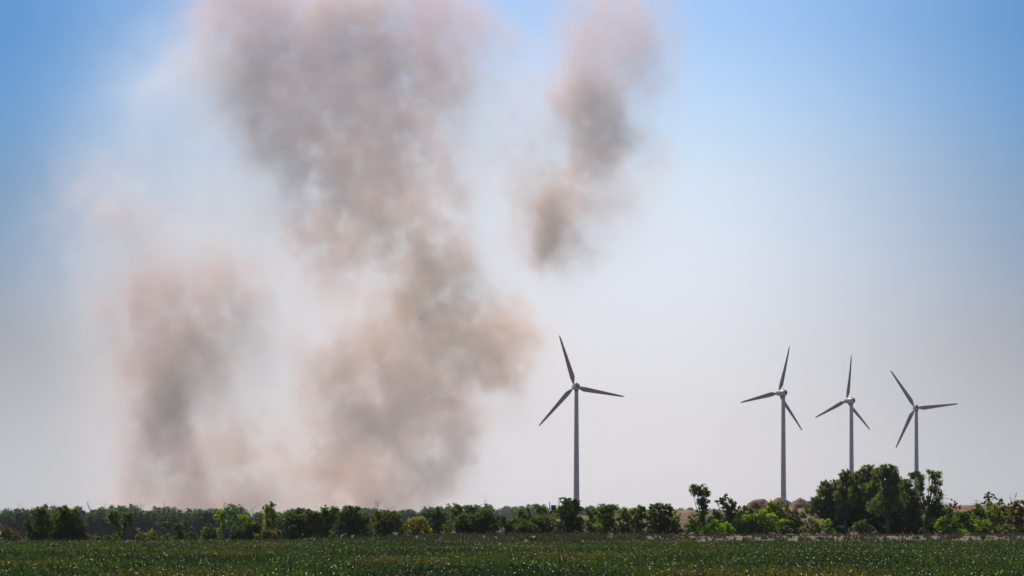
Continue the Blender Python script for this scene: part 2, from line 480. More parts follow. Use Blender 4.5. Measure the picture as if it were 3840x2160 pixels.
# second quarter
T('tall yellow-topped tree standing above the hedge', PB, 'yellow', [(100,270,42,28),(155,265,40,30),(120,320,60,45),(185,345,45,55),(140,390,66,48),(115,440,42,46),(160,450,45,40)], base=130, D=902, stem=.13, lai=2.3)
B('wide brownish-olive bush under the yellow-topped tree', PB, 'rust', [(60,560,80,52),(150,540,90,48),(210,580,60,45),(100,600,120,30)], D=897, lai=2.8)
B('low dark bush at the start of the dense hedge', PB, 'dark', [(10,480,50,50),(15,560,50,50)], D=901)
T('dark olive tree at the left end of the dense hedge', PB, 'dark', [(345,370,55,42),(310,420,55,45),(370,470,90,70),(340,560,90,60)], base=350, D=899, stem=.16)
T('small dark crown poking above the olive hedge', PB, 'dark', [(435,310,38,30),(425,350,48,30)], base=430, D=905)
T('wide olive-green tree of the dense hedge', PB, 'olive', [(470,390,80,50),(545,340,60,45),(600,380,80,60),(520,450,110,70),(480,540,120,60),(640,480,100,70)], base=540, D=901, stem=.18)
T('green tree with two pointed tops in the hedge', PB, 'green', [(695,300,40,45),(640,340,55,40),(720,360,75,50),(790,310,48,44),(780,380,65,60),(700,450,90,60),(680,550,130,50)], base=730, D=903, stem=.16)
T('tall dark rounded tree in mid hedge', PB, 'dark', [(1000,290,45,34),(940,310,75,38),(880,350,60,45),(960,390,110,60),(900,450,90,60),(1020,460,80,70),(930,550,150,60)], base=950, D=898, stem=.22, lai=3.4)
T('thin olive tree right of the tall dark one', PB, 'olive', [(1095,385,45,38),(1090,450,55,55),(1120,540,80,60)], base=1100, D=902)
T('brown-topped tree in mid hedge', PB, 'rust', [(1190,360,36,28),(1195,420,50,45)], base=1200, D=903, lai=2)
T('broad dark green tree in mid hedge', PB, 'dark', [(1245,345,45,40),(1310,345,50,36),(1390,365,60,50),(1300,420,90,50),(1400,450,80,60),(1260,500,90,70),(1380,550,120,60)], base=1320, D=899, stem=.18)
B('dark infill bush under the broad green tree', PB, 'dark', [(1180,560,70,50),(1500,480,50,60),(1500,560,70,55)], D=902)
T('yellow rounded tree in mid hedge', PB, 'yellow', [(1580,420,50,42),(1630,400,45,34),(1680,420,38,36),(1610,470,80,34),(1730,500,40,40)], base=1620, D=896, lai=2.6)
B('dull bush under the yellow rounded tree', PB, 'olive', [(1620,540,90,55),(1700,560,90,45)], D=898)
T('dark peaked tree right of the yellow one', PB, 'dark', [(1835,300,26,34),(1780,335,60,34),(1720,360,45,30),(1860,350,50,36),(1830,420,95,55),(1790,500,90,60),(1830,560,90,45)], base=1820, D=900, stem=.17)
B('pale thin bush between two dark trees', PB, 'olive', [(1930,470,45,50),(1920,540,55,60)], D=897, lai=1.6)
T('yellow-green plume leaning over the dark tree', PB, 'yellow', [(2015,250,30,24),(2050,270,30,30),(1995,300,36,34),(2050,330,55,40),(1990,370,40,36)], base=2030, D=904, lai=2.3)
T('great dark-olive tree on the right of the dense hedge', PB, 'olive', [(2110,400,110,60),(2240,400,100,60),(2300,340,70,45),(2370,390,70,55),(2060,460,90,60),(2180,480,150,80),(2350,480,100,80),(2120,550,150,50),(2330,560,110,45)], base=2200, D=897, stem=.28, lai=3.4)
T('black-green flat crown behind the great olive tree', PB, 'dark', [(2130,280,45,22),(2185,275,36,26),(2160,310,70,24)], base=2160, D=906)
T('slim sapling at the gap in the hedge', PB, 'olive', [(2485,370,22,26),(2490,410,24,26),(2460,440,40,22)], base=2480, D=900, stem=.05, lai=1.7)
B('green bush at the gap in the hedge', PB, 'green', [(2530,440,50,40),(2560,500,60,60),(2500,560,60,34)], D=898)
# third quarter
T('two-headed green tree just right of the gap', PC, 'green', [(75,320,40,32),(100,355,50,34),(160,320,26,36),(165,370,45,36),(60,410,80,45)], base=110, D=901)
B('dark bush under the two-headed tree', PC, 'dark', [(40,500,90,55),(140,460,80,60),(130,530,90,35)], D=899, lai=3.4)
T('open green tree before the dug earth', PC, 'green', [(270,265,38,32),(300,300,48,34),(350,305,38,28),(270,340,40,34)], base=290, D=902, lai=2.1, stem=.12)
B('dark bush below the open green tree', PC, 'dark', [(240,430,90,60),(330,420,80,50),(250,520,120,50),(370,500,80,60)], D=900, lai=3.2)
B('yellowish bush beside the dark dome-headed tree', PC, 'yellow', [(425,360,36,30),(400,400,50,34)], D=903, lai=2)
T('dark dome-headed tree before the first turbine', PC, 'dark', [(595,205,50,28),(540,220,34,30),(650,225,36,32),(580,260,90,45),(510,300,60,40),(640,300,70,45),(570,350,110,50),(520,430,110,60),(640,430,90,70),(580,520,160,50)], base=590, D=896, stem=.26, lai=3.2)
T('yellow-tipped tree right of the first turbine', PC, 'green', [(780,305,40,28),(810,335,50,34),(800,420,80,60),(800,510,100,50)], base=800, D=900)
T('first dark tree of the clipped-looking row', PC, 'green', [(905,285,50,34),(970,280,55,34),(1020,290,40,30),(950,350,95,50),(940,440,110,70),(960,520,110,40)], base=950, D=898, stem=.18, lai=3.2)
T('second leafy tree of the clipped-looking row', PC, 'green', [(1110,325,45,34),(1170,330,50,40),(1140,400,90,55),(1130,490,110,60)], base=1140, D=900, stem=.16, lai=3.0)
T('third leafy tree of the clipped-looking row', PC, 'green', [(1290,285,45,34),(1240,320,50,36),(1320,340,60,45),(1270,410,100,55),(1270,500,110,55)], base=1280, D=901, stem=.16, lai=3.0)
T('tallest tree of the clipped-looking row', PC, 'dark', [(1410,275,50,32),(1480,255,50,34),(1550,270,45,36),(1590,300,34,40),(1440,340,90,55),(1540,370,90,60),(1460,450,130,70),(1580,470,90,70),(1500,530,160,28)], base=1490, D=897, stem=.22, lai=3.4)
B('yellow-green end bush of the clipped-looking row', PC, 'lime', [(1650,345,40,32),(1660,390,40,34)], D=899, lai=2.2)
B('dark end bush of the clipped-looking row', PC, 'dark', [(1650,440,45,60),(1650,510,50,45)], D=900, lai=3)
tree('poplar_tree', 'tall airy poplar leaning left above the earth bank', 'tree', PC, 'green',
     [(1850,60,38,26),(1810,90,36,28),(1900,80,50,32),(1960,110,36,34),(1860,130,50,32),(1930,160,55,36),(1900,210,46,32),(1950,225,34,36),(1920,270,40,32),(1940,300,28,26),(1925,345,42,34),(1900,390,44,30)], base=1935, D=893, lai=2.4, stem=.14, leaf=.26, clump=.9)
T('blue-green tree with spiky outline beside the poplar', PC, 'dark', [(2150,165,24,22),(2110,195,30,24),(2150,215,60,36),(2225,225,34,22),(2060,215,22,14),(2180,270,75,40),(2200,320,65,45),(2170,380,60,50),(2185,440,30,60)], base=2185, D=902, stem=.15, lai=2.9)
B('dark low bush left of the spiky blue-green tree', PC, 'dark', [(2045,330,34,26),(2060,370,60,34),(2000,390,50,30),(2090,400,50,40)], D=903, lai=3)
B('green bush at the foot of the poplar', PC, 'green', [(1800,370,34,26),(1850,340,30,28),(1800,450,70,45),(1870,440,60,50),(1830,510,110,40)], D=898, lai=2.5)
B('bright lime bush low in front of the earth bank', PC, 'lime', [(1990,440,45,34),(2000,490,60,40),(1960,525,50,28),(2070,440,36,34),(2080,500,60,45)], D=893, lai=2.6)
B('lime bush right of the lowest bright one', PC, 'lime', [(2150,450,45,36),(2200,490,60,40),(2170,530,80,26)], D=895, lai=2.4)
B('green bush under the spiky tree', PC, 'green', [(2280,440,70,50),(2300,520,90,34)], D=897, lai=2.8)
B('tall mixed bush left of the gravel heaps', PC, 'green', [(2320,290,50,40),(2380,300,50,36),(2300,350,60,36),(2390,360,60,40)], D=902, lai=2.5)
B('bright yellow-green bush before the gravel heaps', PC, 'lime', [(2350,390,60,36),(2440,370,60,34),(2520,340,50,40),(2540,400,60,40)], D=896, lai=2.7)
B('dark upright bush before the gravel heaps', PC, 'dark', [(2455,270,40,30),(2480,310,36,40)], D=904, lai=3)
B('olive bush low before the gravel heaps', PC, 'olive', [(2400,450,90,50),(2500,470,90,50),(2450,530,130,34)], D=898, lai=3)
B('dark infill bush behind the lime bushes under the poplar', PC, 'dark', [(1960,430,80,60),(2040,510,100,50),(1900,500,90,50)], D=907)
B('dark infill bush under the spiky blue-green tree', PC, 'dark', [(2150,460,90,60),(2240,400,70,60),(2260,500,110,50)], D=908)
B('dark infill bush below the gravel heaps', PC, 'dark', [(2380,430,110,70),(2520,430,90,80),(2440,520,150,50)], D=908)
# right quarter
B('olive infill bush behind the lime bush left of the willows', PD, 'olive', [(60,620,110,70),(190,620,90,60),(150,740,180,60)], D=908)
B('dark infill bush right of the willow clump', PD, 'dark', [(1790,620,90,60),(1830,720,110,80),(1960,760,120,50)], D=908)
B('olive infill bush behind the green dome bush', PD, 'olive', [(2040,620,70,50),(2090,720,110,80),(2260,640,110,90)], D=909)
B('orange-tinged bush below the second turbine', PD, 'yellow', [(60,500,60,34),(110,530,50,36),(30,560,60,45),(90,590,70,45)], D=899, lai=2.6)
B('dark bush just below the second heap', PD, 'dark', [(190,545,40,34)], D=902)
B('yellow-orange bush under the third heap', PD, 'rust', [(280,570,32,30),(250,600,60,36)], D=900, lai=2.2)
B('lime bush low left of the willows', PD, 'lime', [(50,650,60,50),(130,700,70,45),(60,740,90,50)], D=895, lai=2.5)
B('green bush touching the left willow', PD, 'green', [(320,620,60,36),(230,670,80,45),(310,720,90,50),(260,780,120,34)], D=897, lai=2.9)
B('grey-green bush at the foot of the left willow', PD, 'willow', [(420,700,60,45),(400,770,70,40),(500,740,60,50)], D=894, lai=2.5)
B('yellow-green bush at the willows feet', PD, 'lime', [(600,690,60,40),(560,750,60,40),(480,800,70,24),(620,780,60,34)], D=891, lai=2.1)
def WL(label, lobes, **k):
    return tree('willow_tree', label, 'willow tree', PD, 'willow', lobes, group='willows of the big clump', hang=1.3, leaf=.30, aspect=.34, lai=2.9, **k)
WL('leftmost willow of the clump, drooping to the left', [(570,310,60,34),(640,305,50,34),(590,370,95,60),(560,450,100,70),(480,500,50,60),(430,560,70,45),(520,580,90,70),(620,560,90,90)], base=600, D=905, stem=.3)
WL('narrow willow with a pale twiggy top', [(790,190,50,30),(760,230,50,40),(800,270,70,55),(750,340,55,60),(740,440,80,70),(760,560,90,80)], base=770, D=901, stem=.3)
WL('pale feathery willow behind the middle of the clump', [(1010,140,50,30),(960,190,50,40),(1040,200,50,40),(890,220,50,40),(980,270,80,60),(900,330,100,60),(940,430,110,80),(880,550,120,90)], base=940, D=909, stem=.34)
WL('tallest willow with a dense round dome', [(1190,145,75,38),(1140,190,60,50),(1240,190,75,55),(1200,260,100,60),(1290,250,45,60),(1230,340,110,70),(1180,430,100,50),(1280,460,120,90),(1120,540,110,90)], base=1200, D=898, stem=.38)
WL('broad willow filling the middle of the clump, lower than its neighbours', [(700,380,70,70),(850,400,80,80),(1080,330,50,80),(1060,450,90,80),(1320,420,70,80),(680,480,90,80),(1110,250,34,50),(900,520,120,70),(1200,520,120,70),(860,260,55,55),(1080,210,45,55),(1330,310,50,55),(700,310,45,50),(1000,380,90,70),(1160,340,90,80)], base=1010, D=907, stem=.3)
WL('right-hand willow sloping down from the dome', [(1370,310,60,40),(1420,300,40,34),(1400,380,80,60),(1450,440,70,60),(1400,520,110,90),(1500,560,70,80),(1420,650,130,90)], base=1410, D=903, stem=.3)
tree('willow_tree', 'low rounded young willow in front of the clump', 'willow tree', PD, 'willow', [(950,710,80,36),(920,760,90,45),(990,770,80,45)], group='willows of the big clump', hang=.8, leaf=.28, aspect=.4, lai=2.6, D=888, stem=.08)
B('dark undergrowth bush beneath the left willows', PD, 'dark', [(700,640,110,90),(760,720,130,80),(680,790,90,45),(860,650,110,90)], D=903, lai=3.2)
B('dark undergrowth bush beneath the dome willow', PD, 'dark', [(1060,650,120,90),(1200,700,150,90),(1100,790,180,45),(1240,600,120,90)], D=905, lai=3.2)
B('dark undergrowth bush at the right of the clump', PD, 'dark', [(1380,740,150,80),(1480,700,100,100),(1400,800,170,40)], D=900, lai=3.2)
tree('poplar_tree', 'slender dark poplar in front of the fourth tower', 'tree', PD, 'green',
     [(1440,215,30,18),(1475,235,34,22),(1515,200,34,28),(1530,250,38,32),(1540,300,38,28),(1510,330,24,24),(1560,320,22,22),(1540,370,32,28),(1550,410,24,24),(1560,465,14,22),(1565,510,20,30)], base=1590, D=895, lai=2.5, stem=.13, leaf=.26, clump=.9, depth=.8)
tree('poplar_tree', 'slender poplar at the right edge of the willow clump', 'tree', PD, 'green',
     [(1630,185,26,22),(1660,205,34,26),(1725,195,18,18),(1700,235,40,30),(1660,260,34,24),(1690,300,34,30),(1740,300,18,22),(1650,360,36,32),(1700,370,38,34),(1720,420,34,34),(1700,470,34,34),(1620,460,34,34),(1600,500,34,30),(1680,530,70,40),(1740,560,60,45),(1640,590,60,50),(1700,640,80,50)], base=1600, D=894, lai=2.4, stem=.15, leaf=.26, clump=.9, depth=.8)
B('dark bush at the foot of the right poplar', PD, 'dark', [(1640,700,80,70),(1600,780,80,50),(1700,760,70,50)], D=898, lai=2.9)
B('sparse yellowish bush left of the bare bank', PD, 'rust', [(1860,500,36,26),(1830,540,50,30),(1900,530,34,26),(1840,590,70,40)], D=903, lai=1.5)
B('lime bush right of the willow clump', PD, 'lime', [(1740,690,55,36),(1800,680,50,36),(1760,740,80,40)], D=893, lai=2.6)
B('bright green dome bush below the bare bank', PD, 'green', [(1930,620,50,36),(1980,640,60,45),(1900,680,70,50),(1980,710,80,60),(2030,760,50,60)], D=897, lai=2.8)
B('low lime ground bush before the green dome', PD, 'lime', [(1880,790,90,34),(1780,815,80,22),(1970,800,60,30)], D=889, lai=2.5)
T('small dark tree on the skyline at the right', PD, 'dark', [(2225,405,26,18),(2265,430,34,20),(2220,445,44,24),(2210,480,40,22)], base=2225, D=904, lai=1.8, stem=.1)
B('olive bush right of the bare bank', PD, 'green', [(2130,560,55,50),(2180,610,70,50),(2100,640,60,45),(2260,520,70,34)], D=901, lai=2.4)
B('tall olive-yellow bush near the right edge', PD, 'yellow', [(2330,480,50,26),(2330,540,80,45),(2280,600,80,50),(2380,610,90,60),(2300,690,90,50)], D=899, lai=2.5)
B('orange-brown bush at the right edge', PD, 'rust', [(2480,500,50,30),(2540,520,60,40),(2500,580,90,60),(2560,640,60,80),(2480,690,90,60)], D=897, lai=2.6)
B('green bush low at the right, left of a dark hollow', PD, 'lime', [(2110,720,55,50),(2180,700,60,40),(2090,790,60,40)], D=895, lai=2.3)
B('black-green low bush near the right edge', PD, 'dark', [(2200,740,75,45),(2230,790,100,40),(2140,790,60,36)], D=892, lai=3.3)
B('dull bush low at the right edge', PD, 'olive', [(2400,770,120,50),(2530,780,100,60)], D=896, lai=3)
B('grey-green mounded weeds bush at the right foot of the hedge', PD, 'weed', [(2400,830,90,26),(2500,825,110,30)], D=886, lai=2.6, leaf=.2)

# bare twiggy trees
def bare_tree(label, px, py_top, py_base, D, seed, spread=.35, group='bare trees of the far wood'):
    rng = np.random.default_rng(seed)
    t0 = P(px, py_top, D); b0 = P(px, py_base, D)
    H = t0[2] - b0[2]
    G = Geo()
    def br(p, d, L, r, lv):
        n = 4; pts = [p]; q_ = p.copy(); dd = d.copy()
        for i in range(n):
            dd = dd + rng.normal(size=3) * .12; dd /= np.linalg.norm(dd)
            q_ = q_ + dd * L / n; pts.append(q_.copy())
        G.tube(pts, np.linspace(r, r * .35, n + 1), 4, cap=False)
        if lv > 0:
            for i in range(5 if lv == 2 else 4):
                k = rng.integers(1, n + 1)
                nd = dd * .8 + rng.normal(size=3) * np.array((spread * 1.8, spread * 1.8, .35)); nd[2] = abs(nd[2]) + .25
                nd /= np.linalg.norm(nd)
                br(pts[k], nd, L * rng.uniform(.35, .6), r * .5, lv - 1)
    br(b0, np.array((rng.normal() * .05, 0, 1.0)), H * .72, .012 * H + .05, 2)
    o = bpy.data.objects.new('bare_tree', G.mesh('bare_tree'))
    o.data.materials.append(BAREBARK); COL.objects.link(o)
    o['label'] = label; o['category'] = 'bare tree'; o['group'] = group
for a in [('bare grey tree above the wood at the far left', 53, 1886, 1960, 2475, 1),
          ('bare forked tree on the wood top above the dark round-headed tree', 180, 1884, 1960, 2480, 2),
          ('thin bare top between the broad dark tree and forked tree', 352, 1880, 1960, 2475, 3),
          ('bare twiggy tree above the two-headed tree, left one', 395, 1878, 1960, 2470, 4),
          ('dense grey bare crown on the wood top right of the forked tree', 478, 1882, 1965, 2470, 5),
          ('wide grey bare crown beside the dense one', 505, 1884, 1965, 2478, 6),
          ('bare tree low in the wood skyline under the left smoke', 612, 1888, 1960, 2475, 7),
          ('tall bare twiggy tree behind the yellow-green tree', 868, 1876, 1965, 2470, 8),
          ('bare grey tree right of the tall twiggy one', 945, 1890, 1965, 2474, 9),
          ('bare pole-like tree in mid wood', 1367, 1886, 1965, 3545, 10),
          ('bare spreading tree on the skyline below the dark smoke', 1403, 1874, 1965, 3535, 11),
          ('small bare top right of the spreading one', 1450, 1886, 1965, 3540, 12),
          ('thin dead tree on the wood dome', 1822, 1866, 1925, 3535, 13)]:
    bare_tree(*a)
for a in [('bare twigs rising from the olive bush near the right edge', 3786, 1853, 1990, 903, 21),
          ('bare leaning stems beside the tall yellow-topped tree', 970, 1930, 2010, 903, 22),
          ('bare slim trunk in front of the left wood', 76, 1935, 2030, 905, 23),
          ('dark thin bare tree in the hedge gap', 1880, 1905, 2010, 905, 24)]:
    bare_tree(*a, spread=.22, group='bare trees in the hedge')

# far woods, each reads as one mass
def wood(label, D, prof, seed, leaf=.42, step=3.2, rows=3, zb=-9.0, lai=2.6):
    rng = np.random.default_rng(seed)
    px = np.array([a for a, b in prof], float); py = np.array([b for a, b in prof], float)
    x0 = P(px[0], 1900, D)[0]; x1 = P(px[-1], 1900, D)[0]
    cen = []; trunks = Geo()
    k = FOC / D
    for r in range(rows):
        x = x0 + rng.uniform(0, step)
        while x < x1:
            y = D + r * step * 1.3 + rng.uniform(-1.2, 1.2)
            sxp = 1920 + x * k
            top = P(sxp, np.interp(sxp, px, py), D)[2] + (rng.normal() * .45 - .35 + (rows - 1 - r) * -.35) * (D / 1500) ** .6
            if rng.random() < .12: top += rng.uniform(.2, 1.0) * (D / 1500) ** .6
            H = top - zb
            w = step * rng.uniform(.55, .95)
            nl = rng.integers(5, 8)
            for i in range(nl):
                f = (i + .5) / nl
                cz = zb + H * (.12 + .78 * f) + rng.normal() * .2
                rad = w * (.55 + .55 * math.sin(math.pi * min(1, f * .8 + .15))) * rng.uniform(.7, 1.1)
                if i == nl - 1: rad *= .75
                rz = H / nl * .75
                n = int(lai * math.pi * rad * rz / (leaf * leaf * .65 * .5 * .5))
                nc = max(4, n // 14)
                d = rng.normal(size=(nc, 3)); d /= np.linalg.norm(d, axis=1)[:, None]
                cc = np.array((x + rng.normal() * .4, y, cz)) + d * (rng.uniform(.55, 1.1, nc)[:, None]) * np.array((rad, rad, rz))
                m = rng.integers(0, nc, n)
                cen.append(cc[m] + rng.normal(size=(n, 3)) * np.array((.28, .28, .2)) * (step / 3.5))
            x += step * rng.uniform(.7, 1.3)
    V, F = leaves(np.concatenate(cen), leaf, .65, 0, rng)
    o = obj('wood', mesh_from('wood', V, F), LM['wood'])
    o['kind'] = 'stuff'; o['label'] = label
    return o
wood('blue-green wood behind the hedge on the left', 2480,
     [(-160,1898),(0,1896),(60,1903),(150,1896),(200,1890),(270,1889),(340,1900),(430,1888),(480,1892),(540,1900),(620,1896),(700,1901),(790,1892),(850,1890),(900,1902),(980,1908),(1050,1925),(1120,1960)], 41, leaf=.65, step=5.2)
wood('greyer wood behind the middle of the hedge', 3550,
     [(960,1920),(1010,1906),(1060,1913),(1110,1900),(1180,1906),(1290,1902),(1370,1900),(1440,1900),(1500,1908),(1560,1905),(1620,1894),(1680,1888),(1720,1892),(1770,1884),(1830,1885),(1855,1905),(1870,1930)], 42, leaf=.9, step=6.2)
wood('pale wood behind the gap left of the first turbine', 5300,
     [(1800,1900),(1860,1899),(1900,1893),(1980,1889),(2040,1890),(2110,1892),(2170,1896),(2200,1889),(2240,1890),(2290,1888),(2330,1896),(2360,1908),(2400,1925)], 43, leaf=1.2, step=8)
wood('very pale distant wood on the right horizon', 9500,
     [(2300,1905),(2400,1905),(2450,1912),(2560,1906),(2585,1896),(2610,1908),(2680,1904),(2740,1908),(2800,1905),(2900,1915),(3100,1915),(3500,1916),(3900,1916),(4300,1918)], 44, leaf=2.2, step=14, rows=2)

# weeds and dry grass along the field edge
def weeds():
    rng = np.random.default_rng(77)
    n = 30000
    x = rng.uniform(-95, 95, n); y = rng.uniform(838, 895, n) 
    dens = vnoise2(x * .35 + 50, y * .12, 3)
    on_track = (x > -4) & (y > 845) & (y < 862)
    right = smooth(14, 34, x)
    tuft = vnoise2(x * .8 + 20, y * .25, 8) + .5 * vnoise2(x * 2.1, y * .5, 12)
    keep = np.where(on_track, (rng.random(n) < (.8 - .45 * right)) & (tuft > .42 + .24 * right), rng.random(n) < np.where(y > 862, .6 - .3 * right, .5))
    x, y = x[keep], y[keep]; n = len(x)
    h = rng.uniform(.25, .6, n) * np.where(y > 862, .5, 1.5)
    z = ground_z(x, y)
    m = 7
    a = rng.uniform(0, 2 * np.pi, (n, m)); rr = rng.uniform(0, .35, (n, m))
    bx = x[:, None] + rr * np.cos(a); by = y[:, None] + rr * np.sin(a)
    tx_ = bx + rng.normal(size=(n, m)) * .18; ty_ = by + rng.normal(size=(n, m)) * .18
    hh = h[:, None] * rng.uniform(.5, 1.2, (n, m))
    w = rng.uniform(.04, .10, (n, m))
    an = rng.uniform(0, np.pi, (n, m)); wx = np.cos(an) * w; wy = np.sin(an) * w
    zb = np.broadcast_to(z[:, None] - .02, (n, m))
    v = np.stack([np.stack([bx - wx, by - wy, zb], -1), np.stack([bx + wx, by + wy, zb], -1),
                  np.stack([(bx + tx_) / 2 + wx * 1.4, (by + ty_) / 2 + wy * 1.4, zb + hh * .6], -1),
                  np.stack([tx_, ty_, zb + hh], -1)], 2).reshape(-1, 3)
    o = obj('weeds', mesh_from('weeds', v, np.arange(len(v)).reshape(-1, 4)), LM['weed'])
    o['kind'] = 'stuff'; o['label'] = 'dry weeds and grass along the field edge'
weeds()

# ---------------------------------------------------------------- maize field
def corn_material():
    m, nt, out = new_mat('maize leaf')
    geo = nt.nodes.new('ShaderNodeNewGeometry')
    mp = nt.nodes.new('ShaderNodeMapping'); mp.inputs['Scale'].default_value = (.05, .014, .4)
    nt.links.new(geo.outputs['Position'], mp.inputs[0])
    noi = nt.nodes.new('ShaderNodeTexNoise'); noi.inputs['Scale'].default_value = 1.0; noi.inputs['Detail'].default_value = 3
    nt.links.new(mp.outputs[0], noi.inputs['Vector'])
    a = nt.nodes.new('ShaderNodeMath'); a.operation = 'MULTIPLY_ADD'; a.inputs[1].default_value = 2.4; a.inputs[2].default_value = -1.04
    nt.links.new(noi.outputs['Fac'], a.inputs[0])
    b = nt.nodes.new('ShaderNodeMath'); b.operation = 'MULTIPLY_ADD'; b.inputs[1].default_value = .42
    nt.links.new(geo.outputs['Random Per Island'], b.inputs[0]); nt.links.new(a.outputs[0], b.inputs[2])
    col = ramp_node(nt, b.outputs[0], [(0.0, (.008,.022,.001)), (.35, (.022,.046,.002)), (.58, (.040,.052,.003)), (.80, (.085,.052,.010)), (1.0, (.17,.11,.04))])
    p = nt.nodes.new('ShaderNodeBsdfPrincipled')
    nt.links.new(col, p.inputs['Base Color'])
    p.inputs['Roughness'].default_value = .19
    p.inputs['Specular IOR Level'].default_value = 0.0
    tr = nt.nodes.new('ShaderNodeBsdfTranslucent')
    tm = nt.nodes.new('ShaderNodeMix'); tm.data_type = 'RGBA'; tm.blend_type = 'MULTIPLY'; tm.inputs[0].default_value = 1.0
    nt.links.new(col, tm.inputs[6]); tm.inputs[7].default_value = (1.7, 1.9, .35, 1)
    nt.links.new(tm.outputs[2], tr.inputs[0])
    ms = nt.nodes.new('ShaderNodeMixShader'); ms.inputs[0].default_value = .45
    nt.links.new(p.outputs[0], ms.inputs[1]); nt.links.new(tr.outputs[0], ms.inputs[2])
    gl = nt.nodes.new('ShaderNodeBsdfGlossy'); gl.inputs['Roughness'].default_value = .29
    gl.inputs['Color'].default_value = (1, .97, .82, 1)
    m2 = nt.nodes.new('ShaderNodeMixShader'); m2.inputs[0].default_value = .020
    nt.links.new(ms.outputs[0], m2.inputs[1]); nt.links.new(gl.outputs[0], m2.inputs[2])
    nt.links.new(m2.outputs[0], out.inputs[0])
    return m
CORN = corn_material()
TASS = plain_mat('maize tassel', [(.12,.085,.04), (.24,.18,.09)], nscale=.8, rough=.7)

def corn_patch(idx, size=3.0):
    rng = np.random.default_rng(500 + idx)
    V = []; F = []; nv = 0; TG = Geo()
    n = int(size * size * 3.8)
    for k in range(n):
        x, y = rng.uniform(-size / 2, size / 2, 2)
        H = rng.uniform(1.35, 1.8)
        nl = 11
        az0 = rng.uniform(0, np.pi)
        for i in range(nl):
            f = i / (nl - 1)
            h = H * (.25 + .72 * f)
            az = az0 + (i % 2) * np.pi + rng.normal() * .5
            L = rng.uniform(.6, .95) * (1 - .3 * f)
            rise = rng.uniform(.5, 1.2) + .6 * f
            droop = rng.uniform(.6, 2.0)
            w0 = rng.uniform(.035, .055)
            t = np.linspace(0, 1, 6)
            rad = L * t * (1 - .12 * t) * (1 - .3 * f)
            z = h + L * (rise * t - droop * t * t)
            zz = np.maximum(z, .1)
            w = w0 * np.sin(np.pi * (.18 + .80 * t)) ** .8
            tw = rng.normal() * .5 + rng.normal() * .9 * t
            ca, sa = math.cos(az), math.sin(az)
            cx = x + rad * ca; cyy = y + rad * sa
            # width direction: perpendicular horizontally, twisted along the leaf
            px_, py_, pz_ = -sa * np.cos(tw), ca * np.cos(tw), np.sin(tw)
            a = np.stack([cx - px_ * w, cyy - py_ * w, zz - pz_ * w], -1)
            b = np.stack([cx + px_ * w, cyy + py_ * w, zz + pz_ * w], -1)
            v = np.stack([a, b], 1).reshape(-1, 3)
            V.append(v)
            j = np.arange(5) * 2 + nv
            F.append(np.stack([j, j + 1, j + 3, j + 2], -1)); nv += 12
        TG.tube([(x, y, 0.0), (x + rng.normal() * .03, y, H * .95)], [.016, .010], 4, cap=False)
        if rng.random() < .35:
            for s in range(4):
                d = rng.normal(size=2) * .09
                TG.tube([(x, y, H * .93), (x + d[0] * .5, y + d[1] * .5, H + .12), (x + d[0], y + d[1], H + .2)], [.008, .010, .005], 3, cap=False)
    me = mesh_from('maize_patch', np.concatenate([np.concatenate(V), np.concatenate(TG.v)]),
                   [np.concatenate(F), np.concatenate([f for f in TG.f]) + nv])
    nf = sum(len(f) for f in F)
    me.materials.append(CORN); me.materials.append(TASS)
    mi = np.zeros(len(me.polygons), np.int32); mi[nf:] = 1
    me.polygons.foreach_set('material_index', mi)
    sm = np.ones(len(me.polygons), bool); me.polygons.foreach_set('use_smooth', sm)
    return me

